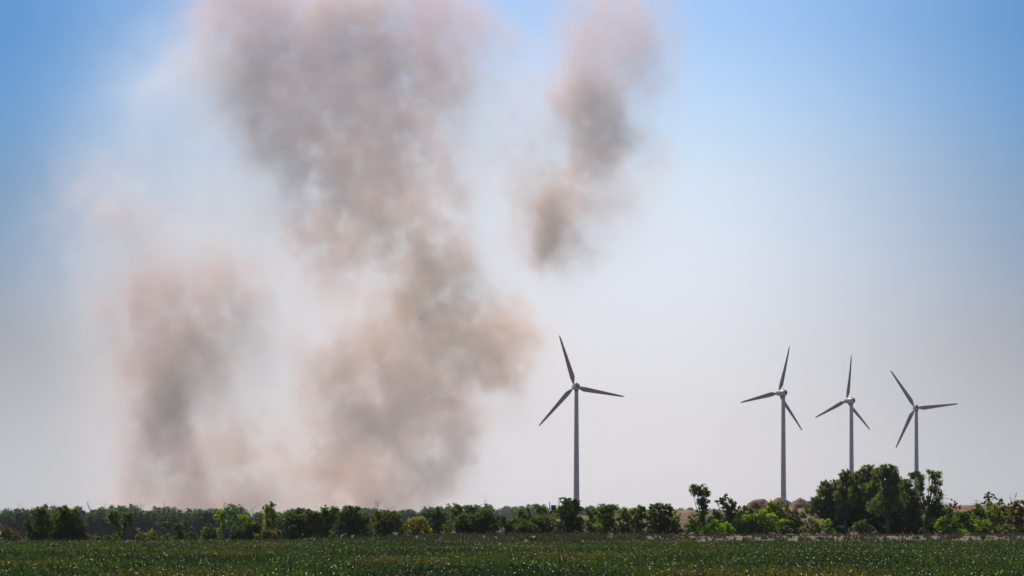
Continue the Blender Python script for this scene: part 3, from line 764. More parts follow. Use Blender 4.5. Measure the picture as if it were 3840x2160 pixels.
def maize():
    coll = bpy.data.collections.new('maize_source')
    for i in range(6):
        coll.objects.link(bpy.data.objects.new('maize_patch', corn_patch(i)))
    rng = np.random.default_rng(9)
    pts = []
    y = 300.0
    while y < 825:
        hw = y * .105 + 6
        x = -hw
        while x < hw:
            pts.append((x + rng.normal() * .25, y + rng.normal() * .25, -2.3)); x += 2.75
        y += 2.75
    pts = np.array(pts)
    # the far edge of the field runs slightly aslant
    pts = pts[pts[:, 1] < 819 + pts[:, 0] * .03 + 9 * (vnoise2(pts[:, 0] * .11 + 40, pts[:, 0] * 0 + 3, 6))]
    pts[:, 2] = -2.3 + .7 * fbm2(pts[:, 0] * .06, pts[:, 1] * .025, 31) 
    me = bpy.data.meshes.new('maize_field')
    me.vertices.add(len(pts)); me.vertices.foreach_set('co', pts.astype(np.float32).ravel())
    a = me.attributes.new('rot', 'FLOAT_VECTOR', 'POINT')
    r = np.zeros((len(pts), 3), np.float32); r[:, 2] = rng.integers(0, 4, len(pts)) * np.pi / 2 + rng.normal(size=len(pts)) * .1
    a.data.foreach_set('vector', r.ravel())
    a = me.attributes.new('pick', 'INT', 'POINT'); a.data.foreach_set('value', rng.integers(0, 6, len(pts)).astype(np.int32))
    a = me.attributes.new('scl', 'FLOAT', 'POINT'); a.data.foreach_set('value', rng.uniform(.90, 1.10, len(pts)).astype(np.float32))
    o = bpy.data.objects.new('maize_field', me); COL.objects.link(o)
    o['kind'] = 'stuff'; o['label'] = 'dense green maize field with browning tassels'
    ng = bpy.data.node_groups.new('maize', 'GeometryNodeTree')
    ng.interface.new_socket('Geometry', in_out='INPUT', socket_type='NodeSocketGeometry')
    ng.interface.new_socket('Geometry', in_out='OUTPUT', socket_type='NodeSocketGeometry')
    N = ng.nodes.new; Lk = ng.links.new
    gi = N('NodeGroupInput'); go = N('NodeGroupOutput')
    ci = N('GeometryNodeCollectionInfo'); ci.inputs['Collection'].default_value = coll
    ci.inputs['Separate Children'].default_value = True; ci.inputs['Reset Children'].default_value = True
    ip = N('GeometryNodeInstanceOnPoints'); ip.inputs['Pick Instance'].default_value = True
    def attr(nm, ty):
        n = N('GeometryNodeInputNamedAttribute'); n.data_type = ty; n.inputs['Name'].default_value = nm
        return n.outputs['Attribute']
    e2r = N('FunctionNodeEulerToRotation')
    Lk(attr('rot', 'FLOAT_VECTOR'), e2r.inputs[0])
    Lk(gi.outputs[0], ip.inputs['Points']); Lk(ci.outputs[0], ip.inputs['Instance'])
    Lk(attr('pick', 'INT'), ip.inputs['Instance Index']); Lk(e2r.outputs[0], ip.inputs['Rotation'])
    Lk(attr('scl', 'FLOAT'), ip.inputs['Scale'])
    Lk(ip.outputs[0], go.inputs[0])
    md = o.modifiers.new('maize', 'NODES'); md.node_group = ng
maize()

# ---------------------------------------------------------------- wind turbines
WHITE = plain_mat('turbine paint', [(.34,.25,.245), (.44,.33,.325), (.53,.42,.40)], nscale=.45, rough=.45, spec=.4)
NACM = plain_mat('nacelle paint', [(.46,.41,.40), (.56,.50,.48)], nscale=.5, rough=.4, spec=.4)
BLADE = plain_mat('brown blade paint', [(.28,.17,.155), (.36,.235,.21)], nscale=.4, rough=.5, spec=.3)  # browner and darker than the tower paint
VENT = plain_mat('vent grey', [(.06,.07,.10), (.09,.10,.14)], nscale=2, rough=.5)
def turbine(label, hub_px, hub_py, R_px, yaw_deg, blade_deg, R=35.0, zb=-9.2):
    D = R * FOC / R_px
    hub = P(hub_px, hub_py, D)
    psi = math.radians(yaw_deg)
    d = np.array((-math.sin(psi), math.cos(psi), 0.0))        # tower -> rotor, facing away and left
    side = np.array((math.cos(psi), math.sin(psi), 0.0))
    up = np.array((0, 0, 1.0))
    over = 4.3
    top = hub - d * over
    loc = (top[0], top[1], zb)
    t = thing('wind_turbine', label, 'wind turbine', loc, 'wind turbines beyond the fields')
    H = hub[2] - zb
    # tower
    G = Geo()
    zz = np.linspace(0, 1, 24)
    rr = 2.15 - .85 * zz ** .9
    pts = np.stack([np.full(24, top[0]), np.full(24, top[1]), zb + zz * (H - 2.0)], -1)
    n = 28
    G.tube(pts, rr, n)
    obj('tower', G.mesh('tower'), WHITE, t, True)
    # nacelle: egg whose tail is cut off and whose belly runs down to the tower head
    def section(s, w, hu, hd, zc=0.0, m=24):
        th = np.linspace(0, 2 * np.pi, m, endpoint=False)
        ct, st = np.cos(th), np.sin(th)
        c = hub + d * s + up * zc
        e = .82
        xx = np.sign(ct) * np.abs(ct) ** e * w; zz_ = np.where(st > 0, np.abs(st) ** e * hu, -np.abs(st) ** e * hd)
        return c + xx[:, None] * side + zz_[:, None] * up
    S = [(-.4, 1.9, 1.75, 1.75, 0), (-1.4, 2.1, 1.95, 2.0, 0), (-2.6, 2.2, 2.05, 2.35, 0), (-4.0, 2.2, 2.05, 2.6, 0), (-5.2, 2.1, 2.0, 2.5, 0),
         (-6.3, 1.95, 1.85, 2.05, .05), (-6.9, 1.7, 1.6, 1.5, .1), (-7.05, .9, .9, .8, .15)]
    m = 24
    V = np.concatenate([section(*s) for s in S])
    F = np.array([(k * m + a, k * m + (a + 1) % m, (k + 1) * m + (a + 1) % m, (k + 1) * m + a) for k in range(len(S) - 1) for a in range(m)])
    G = Geo(); G.add(V, F)
    G.f.append(np.array([list(range(m))])); G.f.append(np.array([list(range((len(S) - 1) * m, len(S) * m))[::-1]]))
    # collar over the tower
    nac = obj('nacelle', G.mesh('nacelle'), NACM, t, True)
    G = Geo(); G.tube([top - up * 2.1, top - up * 3.2], [1.55, 1.3], 24); 
    obj('yaw_collar', G.mesh('yaw_collar'), VENT, t, True)
    G = Geo()
    c = hub - d * 6.2 + up * 1.75
    G.box(c, (2.6, 1.5, .35), rz=psi)
    v = obj('vent', G.mesh('vent'), VENT, nac); v.location = (0, 0, 0); v.matrix_parent_inverse = Matrix()
    G = Geo()
    c = hub - d * 4.6 + up * 2.0
    G.tube([c, c + up * 1.3], [.07, .05], 6); G.tube([c + up * 1.2 - side * .5, c + up * 1.2 + side * .5], [.05, .05], 6)
    G.box(c + up * .15, (.9, .8, .5), rz=psi)
    v = obj('wind_sensor', G.mesh('wind_sensor'), VENT, nac); v.location = (0, 0, 0)
    # spinner
    S = [(-.45, 1.88), (.3, 1.95), (1.2, 1.85), (2.0, 1.5), (2.6, .95), (2.85, .3)]
    V = np.concatenate([section(s, w, w, w) for s, w in S])
    F = np.array([(k * m + a, k * m + (a + 1) % m, (k + 1) * m + (a + 1) % m, (k + 1) * m + a) for k in range(len(S) - 1) for a in range(m)])
    G = Geo(); G.add(V, F); G.f.append(np.array([list(range(m))])); G.f.append(np.array([list(range((len(S) - 1) * m, len(S) * m))[::-1]]))
    obj('hub', G.mesh('hub'), NACM, t, True)
    # blades
    for bd in blade_deg:
        a = math.radians(bd)                 # angle in the rotor plane, from up, clockwise as seen from the camera
        ax = math.sin(a) * side + math.cos(a) * up
        tan = math.cos(a) * side - math.sin(a) * up
        st = [(.9, .95, .95, 0), (2.2, 1.0, .95, 2), (3.8, 2.1, .75, 5), (6.5, 3.3, .55, 8), (10, 3.1, .42, 6), (14, 2.75, .33, 4),
              (20, 2.25, .25, 2), (26, 1.75, .18, 1), (31, 1.35, .12, 1), (34, 1.0, .08, 0), (35.6, .45, .05, 0)]
        mm = 14; V = []
        for (r, ch, th_, tw) in st:
            tw = math.radians(tw)
            ph = np.linspace(0, 2 * np.pi, mm, endpoint=False)
            blend = min(1, max(0, (r - 2.2) / 3.5))
            xx = np.cos(ph) * ch / 2; yy = np.sin(ph) * th_ / 2
            xx = xx - blend * ch * .14
            yy = yy * (1 - blend * .55 * (np.cos(ph) < 0) * np.abs(np.cos(ph)))
            bend = -.0012 * r * r * -1
            c = hub + d * (.7 + bend) + ax * r
            V.append(c + (xx * math.cos(tw) - yy * math.sin(tw))[:, None] * (-tan) + (xx * math.sin(tw) + yy * math.cos(tw))[:, None] * d)
        V = np.concatenate(V)
        F = np.array([(k * mm + q_, k * mm + (q_ + 1) % mm, (k + 1) * mm + (q_ + 1) % mm, (k + 1) * mm + q_) for k in range(len(st) - 1) for q_ in range(mm)])
        G = Geo(); G.add(V, F); G.f.append(np.array([list(range(mm))])); G.f.append(np.array([list(range((len(st) - 1) * mm, len(st) * mm))[::-1]]))
        obj('blade', G.mesh('blade'), BLADE, t, True)
    return t
def angs(k, *v):
    return [math.degrees(math.atan2(x * k, -y)) for x, y in v]
turbine('leftmost wind turbine, standing alone right of the smoke', 2155, 1450, 197, 15, angs(1.037, (-54,-190), (188,35), (-125,142)))
turbine('second wind turbine from the left, above the gravel heaps', 2922, 1474, 185, 39.5, angs(1.296, (48,-176), (-141,38), (95,134)))
turbine('third wind turbine, its foot behind the willow tops', 3177, 1503, 173, 43.7, angs(1.384, (25,-171), (-117,65), (98,105)))
turbine('rightmost wind turbine, its foot behind the slender poplar', 3432, 1530, 165, 8, angs(1.003, (-91,-139), (165,-17), (-69,145)))

# ---------------------------------------------------------------- small distant things
DARKM = plain_mat('machine paint', [(.03,.04,.07), (.05,.06,.09)], nscale=1, rough=.5)
STEEL = plain_mat('dark steel', [(.05,.05,.055), (.08,.075,.07)], nscale=1, rough=.5)
def machine():
    D = 1085.0
    k = D / FOC
    p = P(2100, 1930, D); zb = p[2] - .3
    t = thing('screening_machine', 'dark digging and screening machine on the earth bank, half behind the dome-headed tree', 'machine', (p[0], D, zb))
    def q(px, py): 
        return P(px, py, D)
    G = Geo()
    a, b = q(2062, 1918), q(2098, 1918)
    G.box(((a[0] + b[0]) / 2, D, a[2] - .1), (b[0] - a[0], 2.2, .5))
    G.tube([(a[0] + .2, D, zb - .6), (a[0] + .2, D, a[2])], [.12, .12], 6); G.tube([(b[0] - .2, D, zb - .6), (b[0] - .2, D, a[2])], [.12, .12], 6)
    obj('chassis', G.mesh('chassis'), STEEL, t)
    G = Geo(); c = q(2076, 1904)
    x, y, z = c
    V = np.array([(x-.35,D-.8,z-.5),(x+.35,D-.8,z-.5),(x+.35,D+.8,z-.5),(x-.35,D+.8,z-.5),(x-.55,D-1,z+.5),(x+.5,D-1,z+.5),(x+.5,D+1,z+.5),(x-.55,D+1,z+.5)])
    G.add(V, [(0,3,2,1),(4,5,6,7),(0,1,5,4),(1,2,6,5),(2,3,7,6),(3,0,4,7)])
    obj('hopper', G.mesh('hopper'), DARKM, t)
    for a_, b_, c_ in ((2096, 1915, 1869), (2061, 1912, 1882)):
        G = Geo(); G.tube([q(a_, b_), q(a_, c_)], [.10, .08], 6)
        obj('mast', G.mesh('mast'), STEEL, t)
    G = Geo(); G.tube([q(2095, 1870), q(2112, 1867), q(2122, 1875), q(2130, 1900)], [.16, .20, .22, .3], 6)
    obj('boom', G.mesh('boom'), STEEL, t)
    G = Geo(); G.tube([q(2104, 1869), q(2102, 1880), q(2107, 1888)], [.07, .16, .12], 6)
    obj('bucket', G.mesh('bucket'), STEEL, t)
machine()

def shed():
    D = 985.0
    p = P(-38, 2010, D); z0 = float(ground_z(p[0], D)) - .2
    t = thing('shed', 'small pale shed with a red roof at the left picture edge', 'shed', (p[0], D, z0))
    W = 42 * 2 * D / FOC; x = p[0]; zt = P(0, 1992, D)[2]; zr = P(0, 1966, D)[2]
    G = Geo(); G.box((x, D, (z0 + zt) / 2), (W * .9, 4, zt - z0))
    obj('wall', G.mesh('wall'), plain_mat('shed wall', [(.45,.43,.42), (.55,.53,.52)], nscale=.8), t)
    G = Geo()
    V = np.array([(x-W/2,D-2.3,zt+.01),(x+W/2,D-2.3,zt+.01),(x+W/2,D+2.3,zt+.01),(x-W/2,D+2.3,zt+.01),(x-W/2,D,zr),(x+W/2,D,zr)])
    G.add(V, [(0,1,5,4),(2,3,4,5)]); G.f.append(np.array([(0,4,3)])); G.f.append(np.array([(1,2,5)])); G.f.append(np.array([(0,3,2,1)]))
    obj('roof', G.mesh('roof'), plain_mat('red roof', [(.12,.035,.035), (.17,.05,.045)], nscale=2), t)
    G = Geo(); G.box((x + W*.3, D - 2.02, z0 + 1.2), (.7, .06, 1.9)); obj('door', G.mesh('door'), plain_mat('shed door', [(.1,.1,.14), (.13,.12,.16)]), t)
shed()

def pylon(label, px, pytop, D):
    p = P(px, pytop, D); zb = -9.0; H = p[2] - zb
    G = Geo()
    w = H * .10
    for sx_ in (-1, 1):
        for sy_ in (-1, 1):
            G.tube([(p[0] + sx_ * w, D + sy_ * w, zb), (p[0] + sx_ * w * .28, D + sy_ * w * .28, zb + H * .62), (p[0], D, p[2])], [.22, .16, .10], 4)
    for k in range(9):
        z0, z1 = zb + H * k / 10, zb + H * (k + 1) / 10
        w0 = w * (1 - .72 * min(1, k / 6.2)); w1 = w * (1 - .72 * min(1, (k + 1) / 6.2))
        G.tube([(p[0] - w0, D - w0, z0), (p[0] + w1, D - w1, z1)], [.1, .1], 4); G.tube([(p[0] + w0, D - w0, z0), (p[0] - w1, D - w1, z1)], [.1, .1], 4)
    for f, s in ((.66, .22), (.80, .30), (.92, .17)):
        G.tube([(p[0] - H * s, D, zb + H * f), (p[0], D, zb + H * (f + .035)), (p[0] + H * s, D, zb + H * f)], [.1, .2, .1], 4)
        G.tube([(p[0] - H * s, D, zb + H * f), (p[0] + H * s, D, zb + H * f)], [.12, .12], 4)
    o = bpy.data.objects.new('pylon', G.mesh('pylon')); o.data.materials.append(STEEL); COL.objects.link(o)
    o['label'] = label; o['category'] = 'pylon'; o['group'] = 'faint pylons on the right horizon'
pylon('faint pylon on the horizon just right of the slender poplar', 3534, 1848, 6800)
pylon('fainter pylon above the bare bank at the right', 3661, 1872, 7800)

def bird(label, px, py, D, seed, span=.85):
    rng = random.Random(seed)
    c = P(px, py, D)
    G = Geo(); a = rng.uniform(-.6, .6); span *= .6; up = rng.uniform(.15, .35)
    ca, sa = math.cos(a), math.sin(a)
    # body
    G.tube([c + np.array((-.16*ca, -.16*sa, 0)), c + np.array((0, 0, 0.02)), c + np.array((.16*ca, .16*sa, -.01))], [.02, .06, .015], 6)
    body = G.mesh('bird')
    G.add([c + np.array((.08, 0, .03)), c + np.array((-.1, 0, .03)), c + np.array((-.12 - .1*sa, .42*span, up*.5)), c + np.array((.02, .38*span, up*.5))], [(0,1,2,3)])
    G.add([c + np.array((.08, 0, .03)), c + np.array((-.1, 0, .03)), c + np.array((-.35*span, -.25*span, up)), c + np.array((-.02, -.2*span, up*1.1))], [(0,3,2,1)])
    o = bpy.data.objects.new('bird', G.mesh('bird')); o.data.materials.append(FEATH); COL.objects.link(o)
    o['label'] = label; o['category'] = 'bird'; o['group'] = 'birds flying before the smoke'
FEATH = plain_mat('dark feathers', [(.012,.010,.010), (.03,.022,.02)], nscale=8, rough=.6)
bird('tiny dark bird before the tan neck of the big smoke column', 1579, 1195, 1500, 1, 1.0)
bird('tiny bird left of the dark smoke knot', 1617, 1474, 1600, 2)
bird('tiny bird high before the grey heart of the smoke', 1367, 454, 1700, 3, .7)
bird('tiny bird before the narrowing brown smoke waist', 1411, 741, 1700, 4, .7)
bird('tiny bird at the left side of the lower big column', 1291, 1523, 1600, 5, .7)

# ---------------------------------------------------------------- smoke
SM_D = 4650.0
KS = SM_D / FOC * (3840 / 2576.0)       # metres per unit of the 2576-wide preview
# (x, y, rx, ry, angle, optical depth, tone 0 grey .. 1 tan, depth offset in units)
BL = [
 # big column
 (850,235,205,160,0,1.75,.3,0),(840,70,130,70,0,.9,.3,0),(830,-20,210,75,0,.9,.3,0),(620,-40,90,60,0,.5,.35,0),(1050,20,110,60,0,.5,.3,0),(725,330,95,85,0,1.1,.4,0),(655,110,95,120,-25,.75,.35,20),(585,20,70,90,-20,.55,.35,20),(1010,170,95,110,0,1.0,.3,10),
 (770,130,140,90,0,.6,.35,0),(1000,330,105,100,0,.9,.4,-10),(900,400,120,80,0,.8,.45,0),(860,490,95,80,0,1.0,.45,0),(960,500,90,80,0,.6,.6,0),
 (830,590,75,55,0,1.0,.75,0),(950,580,90,75,0,.9,.8,0),(1075,560,85,95,0,.65,.45,20),(1060,440,75,80,0,.55,.5,10),
 (900,660,80,60,0,.35,.6,0),(1060,680,65,60,0,.9,.95,0),(1085,760,80,75,0,1.0,1,0),(1010,720,90,60,0,.35,.8,0),
 (1180,820,100,80,20,.95,.95,0),(1255,880,62,80,0,.9,.75,10),(1225,935,75,50,0,.55,.7,10),(1040,830,110,65,0,.8,.9,0),
 (1005,900,130,75,0,1.1,.4,-10),(905,890,75,55,0,.8,.45,0),(870,965,110,70,0,.85,.65,0),(1000,990,110,85,0,1.0,.35,0),(1090,930,60,70,0,.5,.5,0),
 (1122,1005,28,42,0,1.2,.5,-40),(1030,1090,95,85,0,.9,.15,0),(930,1090,80,80,0,.7,.4,0),(860,1120,60,65,0,.4,.6,0),
 (850,1195,80,70,0,.75,.45,0),(960,1180,75,75,0,.75,.2,0),(965,1250,45,45,0,.6,.1,-20),(1060,1195,75,42,-15,.75,.1,-20),(1120,1140,50,70,0,.5,.2,10),
 (900,1265,150,40,0,.55,.35,0),(1000,1255,70,40,0,.5,.15,0),(1020,1230,20,60,40,-.25,.1,-20),
 # top streamers
 (1150,60,110,55,0,.42,.4,30),(1265,85,60,35,0,.30,.5,30),(1120,190,70,60,0,.3,.3,20),(960,40,110,50,0,.3,.2,0),
 # right wisp
 (1470,255,62,68,0,1.4,.4,0),(1505,330,55,85,-15,1.25,.45,0),(1530,110,95,110,0,.55,.3,30),(1450,20,80,50,0,.2,.2,30),(1585,380,70,90,0,.18,.2,30),
 (1372,560,26,62,0,1.1,1,0),(1366,625,22,45,0,.7,1,0),(1335,490,50,50,0,.5,.8,0),(1420,510,75,55,-30,.8,.6,10),(1480,430,50,75,20,.85,.45,10),(1390,600,50,55,0,.5,.8,5),
 (1330,570,70,60,0,.25,.7,10),(1410,650,55,50,0,.22,.7,0),(1540,500,70,50,0,.25,.5,0),(1300,400,110,90,0,.22,.6,20),
 # left column
 (440,755,120,70,0,.85,.45,0),(335,800,75,90,0,.65,.4,0),(405,865,100,75,0,.9,.35,0),(465,850,40,30,0,.4,.1,-20),(560,800,95,80,0,.5,.5,10),(600,720,80,60,0,.3,.5,10),
 (375,960,65,88,10,1.3,.3,0),(395,1040,58,78,-8,1.4,.2,0),(440,1120,50,84,-12,1.35,.25,0),(460,1225,55,75,0,1.3,.3,0),(500,960,80,80,0,.5,.5,10),
 (580,1120,75,60,0,.75,.5,10),(600,1210,75,75,0,.8,.6,10),(660,1110,50,60,0,.3,.5,10),(345,1235,42,42,0,.6,.1,0),(330,1150,50,60,0,.25,.3,0),
 (620,1270,70,35,0,.4,.6,0),(520,1250,60,50,0,.4,.5,0),(455,1260,45,40,0,.5,.3,0),
]
NCORE = len(BL)
BL += [(880,330,210,250,0,.32,.5,0),(1060,850,210,140,0,.38,.8,0),(960,1130,170,150,0,.40,.5,0),(430,900,160,160,0,.30,.5,0),(460,1150,120,120,0,.30,.6,0),
 (1450,400,120,190,10,.24,.6,0),(1080,240,110,200,0,.28,.5,0),(620,60,150,110,-20,.28,.5,10),(1540,90,130,120,0,.2,.4,20),(900,620,130,130,0,.3,.7,0),
 (430,1255,120,48,0,.55,.4,0),(600,1265,95,42,0,.5,.6,0),(880,1240,125,65,0,.5,.5,0),(1000,1250,110,50,0,.45,.3,0),(820,1150,70,95,0,.35,.6,0),
 (1480,330,110,150,-10,.2,.5,10),(1560,180,90,140,-10,.15,.35,20),(1620,60,80,100,0,.2,.3,20),(1390,560,80,90,0,.35,.8,0),(400,690,150,80,20,.16,.4,0),(330,560,110,90,0,.2,.4,0),(510,640,120,80,0,.16,.5,0),(270,480,90,70,0,.15,.3,0),
 (860,1010,100,90,0,.35,.8,0),(1150,900,90,90,0,.45,.9,0),(1080,720,70,90,0,.5,1,0),(960,1080,90,80,0,.4,.7,0)]
PALE = [
 (300,480,100,60,0,.34,0,0),(250,550,70,50,0,.24,0,0),(350,620,160,110,0,.34,0,0),(330,330,150,130,0,.22,0,0),(430,160,150,170,0,.32,0,0),
 (500,400,140,220,0,.50,0,0),(600,200,110,160,0,.40,0,0),(620,620,150,150,0,.30,0,0),(720,720,140,120,0,.25,0,0),(680,500,100,130,0,.32,0,0),
 (1200,280,150,150,0,.40,0,0),(1220,470,150,150,0,.45,0,0),(1250,640,130,110,0,.15,0,0),(1190,720,110,110,0,.15,0,0),(800,860,120,130,0,.25,0,0),
 (240,720,120,180,0,.26,0,0),(210,560,110,170,0,.15,0,0),(280,1000,80,200,0,.25,0,0),(720,1000,110,180,0,.28,0,0),(560,950,140,180,0,.28,0,0),
 (1150,1150,90,120,0,.25,0,0),(1350,300,130,150,0,.35,0,0),(1500,560,130,140,0,.25,0,0),(760,1220,90,80,0,.3,0,0),(1000,760,200,160,0,.12,0,0),
 (850,300,250,250,0,.12,0,0),(1120,1020,140,140,0,.2,0,0),(1550,250,120,220,0,.2,0,0),(450,1200,150,120,0,.25,0,0),(330,230,110,60,30,.1,0,0),
]
VOX = 1.65
bx0, bx1 = (-110 - 1288) * KS, (1800 - 1288) * KS
bz0, bz1 = -2.0, CAMZ + (1290 + 90) * KS
by0, by1 = -70.0, 70.0
NX, NY, NZ = int((bx1 - bx0) / VOX), int((by1 - by0) / (VOX * 2.4)), int((bz1 - bz0) / VOX)
ax_ = np.linspace(bx0, bx1, NX, dtype=np.float32); ay_ = np.linspace(by0, by1, NY, dtype=np.float32); az_ = np.linspace(bz0, bz1, NZ, dtype=np.float32)

def lattice(seed, cell, ys=2.8):
    """smooth value noise sampled on the whole grid by separable interpolation (metres per cell)"""
    r = np.random.default_rng(seed)
    def axis(a, off, k=1.0):
        u = (a - a[0]) / (cell * k) + off; i = np.floor(u).astype(int); f = u - i; f = f * f * (3 - 2 * f)
        return i, f.astype(np.float32)
    ix, fx = axis(ax_, r.random()); iy, fy = axis(ay_, r.random(), ys); iz, fz = axis(az_, r.random())
    g_ = r.random((ix[-1] + 2, iy[-1] + 2, iz[-1] + 2)).astype(np.float32) * 2 - 1
    a = g_[ix] * (1 - fx)[:, None, None] + g_[ix + 1] * fx[:, None, None]
    a = a[:, iy] * (1 - fy)[None, :, None] + a[:, iy + 1] * fy[None, :, None]
    return a[:, :, iz] * (1 - fz)[None, None, :] + a[:, :, iz + 1] * fz[None, None, :]
def fbm3(seed, cell, octv, gain=.55):
    s = 0; a = 1.0; tot = 0
    for i in range(octv):
        s = s + a * lattice(seed + i * 7, cell / 2 ** i); tot += a; a *= gain
    return s / tot
GX, GY, GZ = np.meshgrid(ax_, ay_, az_, indexing='ij')
w1, w2, w3 = fbm3(1, 42, 5, .72), fbm3(2, 60, 3), fbm3(3, 42, 5, .72)
WX = GX + 24 * w1; WY = GY + 22 * w2; WZ = GZ + 24 * w3
del w1, w2, w3, GX, GY, GZ
#
UX = (WX / KS + 1288).astype(np.float32); UZ = (1290 - (WZ - CAMZ) / KS).astype(np.float32)
def blobs(lst, wfun, grow=1.0):
    acc = np.zeros(UX.shape, np.float32)
    for bi, (x, y, rx, ry, ang, tau, tone, dy) in enumerate(lst):
        po = 1.3 if (lst is BL and bi < NCORE) else 1.0
        w = wfun(tone)
        if w == 0: continue
        rx, ry = rx * grow, ry * grow
        c, s_ = math.cos(math.radians(ang)), math.sin(math.radians(ang))
        rd = min((rx + ry) * .5 * KS * .6, 27)
        dx = UX - x; dz = UZ - y
        e = ((dx * c + dz * s_) / rx) ** 2 + ((-dx * s_ + dz * c) / ry) ** 2 + ((WY - dy * KS) / rd) ** 2
        acc += (w * tau / (1.772 * rd)) * np.exp(-np.minimum(e, 20) ** po)
    return acc
fine = fbm3(21, 24, 5, .72)
bil = np.abs(fbm3(31, 34, 5, .6)); bil = bil / bil.mean() - 1
mod = np.clip(1.0 + 1.65 * fine + .25 * bil, .27, 4.0)
del bil
mod2 = np.clip(1.0 + 1.1 * fbm3(22, 60, 4, .6), .1, 3.0)
edge = np.ones(UX.shape, np.float32)
for a_, arr in ((0, ax_), (1, ay_)):
    e = np.minimum(1, np.minimum(arr - arr[0], arr[-1] - arr) / (26.0 if a_ == 0 else 14.0))
    edge *= e.reshape((-1, 1, 1) if a_ == 0 else (1, -1, 1))
grids = {
 'grey': np.maximum(0, blobs(BL, lambda t: 1 - t, 1.18)) * mod * edge,
 'tan': np.maximum(0, blobs(BL, lambda t: t, 1.18)) * mod * edge,
 'pale': np.maximum(0, blobs(PALE, lambda t: 1)) * mod2 * edge,
}
del UX, UZ, WX, WY, WZ
# no line of sight through the columns gets thicker than this
dyv = (by1 - by0) / (NY - 1)
Tc = (grids['grey'] + grids['tan']).sum(1) * dyv * 1.9
lim = 1.5 * 2.8 * (1 - np.exp(-Tc / 2.8)) / np.maximum(Tc, 1e-4)
grids['grey'] *= lim[:, None, :]; grids['tan'] *= lim[:, None, :]

def smoke_mat(name, col, absorb, aniso):
    m, nt, out = new_mat(name)
    pv = nt.nodes.new('ShaderNodeVolumePrincipled')
    pv.inputs['Color'].default_value = (*col, 1)
    pv.inputs['Absorption Color'].default_value = (*absorb, 1)
    pv.inputs['Density'].default_value = 1 / 500.0
    pv.inputs['Anisotropy'].default_value = aniso
    nt.links.new(pv.outputs[0], out.inputs['Volume'])
    return m

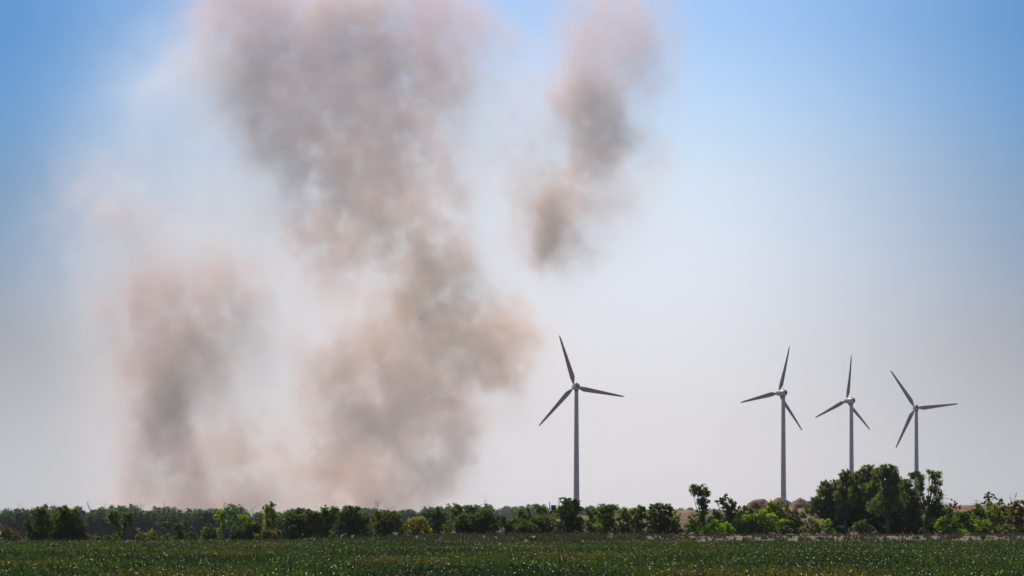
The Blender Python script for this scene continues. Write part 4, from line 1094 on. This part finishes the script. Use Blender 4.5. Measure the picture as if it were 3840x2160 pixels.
def smoke_object(name, label, grid, mat):
    grid = (grid * 500 + .002).astype(np.float32)
    src = bpy.data.meshes.new('smoke_source')
    src.vertices.add(grid.size)
    a = src.attributes.new('d', 'FLOAT', 'POINT'); a.data.foreach_set('value', grid.ravel())
    so = bpy.data.objects.new('smoke_source', src)
    vol = bpy.data.volumes.new(name)
    o = bpy.data.objects.new(name, vol); COL.objects.link(o)
    k_ = len([q for q in COL.objects if q.type == 'VOLUME'])
    o.location = (k_ * .7, SM_D + k_ * 1.1, k_ * .45)
    ng = bpy.data.node_groups.new(name, 'GeometryNodeTree')
    ng.interface.new_socket('Geometry', in_out='INPUT', socket_type='NodeSocketGeometry')
    ng.interface.new_socket('Geometry', in_out='OUTPUT', socket_type='NodeSocketGeometry')
    N = ng.nodes.new; Lk = ng.links.new
    go = N('NodeGroupOutput')
    oi = N('GeometryNodeObjectInfo'); oi.inputs['Object'].default_value = so
    vc = N('GeometryNodeVolumeCube')
    vc.inputs['Min'].default_value = (bx0, by0, bz0); vc.inputs['Max'].default_value = (bx1, by1, bz1)
    vc.inputs['Resolution X'].default_value = NX; vc.inputs['Resolution Y'].default_value = NY; vc.inputs['Resolution Z'].default_value = NZ
    pos = N('GeometryNodeInputPosition'); sp = N('ShaderNodeSeparateXYZ'); Lk(pos.outputs[0], sp.inputs[0])
    def M(op, a, b):
        n = N('ShaderNodeMath'); n.operation = op
        for i, v in enumerate((a, b)):
            if isinstance(v, (int, float)): n.inputs[i].default_value = v
            else: Lk(v, n.inputs[i])
        return n.outputs[0]
    def idx(sock, lo, hi, n):
        v = M('MULTIPLY', M('SUBTRACT', sock, lo), (n - 1) / (hi - lo))
        return M('MINIMUM', M('MAXIMUM', M('ROUND', v, 0), 0), n - 1)
    ixs = idx(sp.outputs[0], bx0, bx1, NX); iys = idx(sp.outputs[1], by0, by1, NY); izs = idx(sp.outputs[2], bz0, bz1, NZ)
    # integer arithmetic keeps every cell address exact
    def IM(op, a, b):
        n = N('FunctionNodeIntegerMath'); n.operation = op
        for i, v in enumerate((a, b)):
            if isinstance(v, int): n.inputs[i].default_value = v
            else: Lk(v, n.inputs[i])
        return n.outputs[0]
    index = IM('ADD', IM('MULTIPLY', IM('ADD', IM('MULTIPLY', ixs, NY), iys), NZ), izs)
    si = N('GeometryNodeSampleIndex'); si.data_type = 'FLOAT'; si.domain = 'POINT'
    na = N('GeometryNodeInputNamedAttribute'); na.data_type = 'FLOAT'; na.inputs['Name'].default_value = 'd'
    Lk(oi.outputs['Geometry'], si.inputs['Geometry']); Lk(na.outputs['Attribute'], si.inputs['Value']); Lk(index, si.inputs['Index'])
    Lk(si.outputs[0], vc.inputs['Density'])
    sm = N('GeometryNodeSetMaterial'); sm.inputs['Material'].default_value = mat
    Lk(vc.outputs[0], sm.inputs[0]); Lk(sm.outputs[0], go.inputs[0])
    md = o.modifiers.new('smoke', 'NODES'); md.node_group = ng
    vol.materials.append(mat)
    o['kind'] = 'stuff'; o['label'] = label
    return o
smoke_object('smoke', 'grey-mauve dense smoke of the rising columns', grids['grey'], smoke_mat('grey smoke', (.88,.66,.635), (.31,.13,.10), .3))
smoke_object('smoke', 'tan-brown smoke inside the rising columns', grids['tan'], smoke_mat('tan smoke', (.96,.565,.42), (.52,.12,.06), .3))
smoke_object('smoke', 'thin whitish smoke veil drifting around the columns', grids['pale'], smoke_mat('pale smoke', (.99,.965,.96), (.5,.4,.4), .4))

# ---------------------------------------------------------------- haze
me = mesh_from('haze', [], np.zeros((0, 4), int)) if False else None
G = Geo()
G.box((0, 0, (-11.0 + 560) / 2), (29000, 29000, 571))
hz = G.mesh('haze')
m, nt, out = new_mat('haze')
pv = nt.nodes.new('ShaderNodeVolumePrincipled')
pv.inputs['Color'].default_value = (.86, .90, 1.0, 1)
pv.inputs['Density'].default_value = HAZE_DENSITY
pv.inputs['Anisotropy'].default_value = 0.2
nt.links.new(pv.outputs[0], out.inputs['Volume'])
o = obj('haze', hz, m)
o['kind'] = 'stuff'
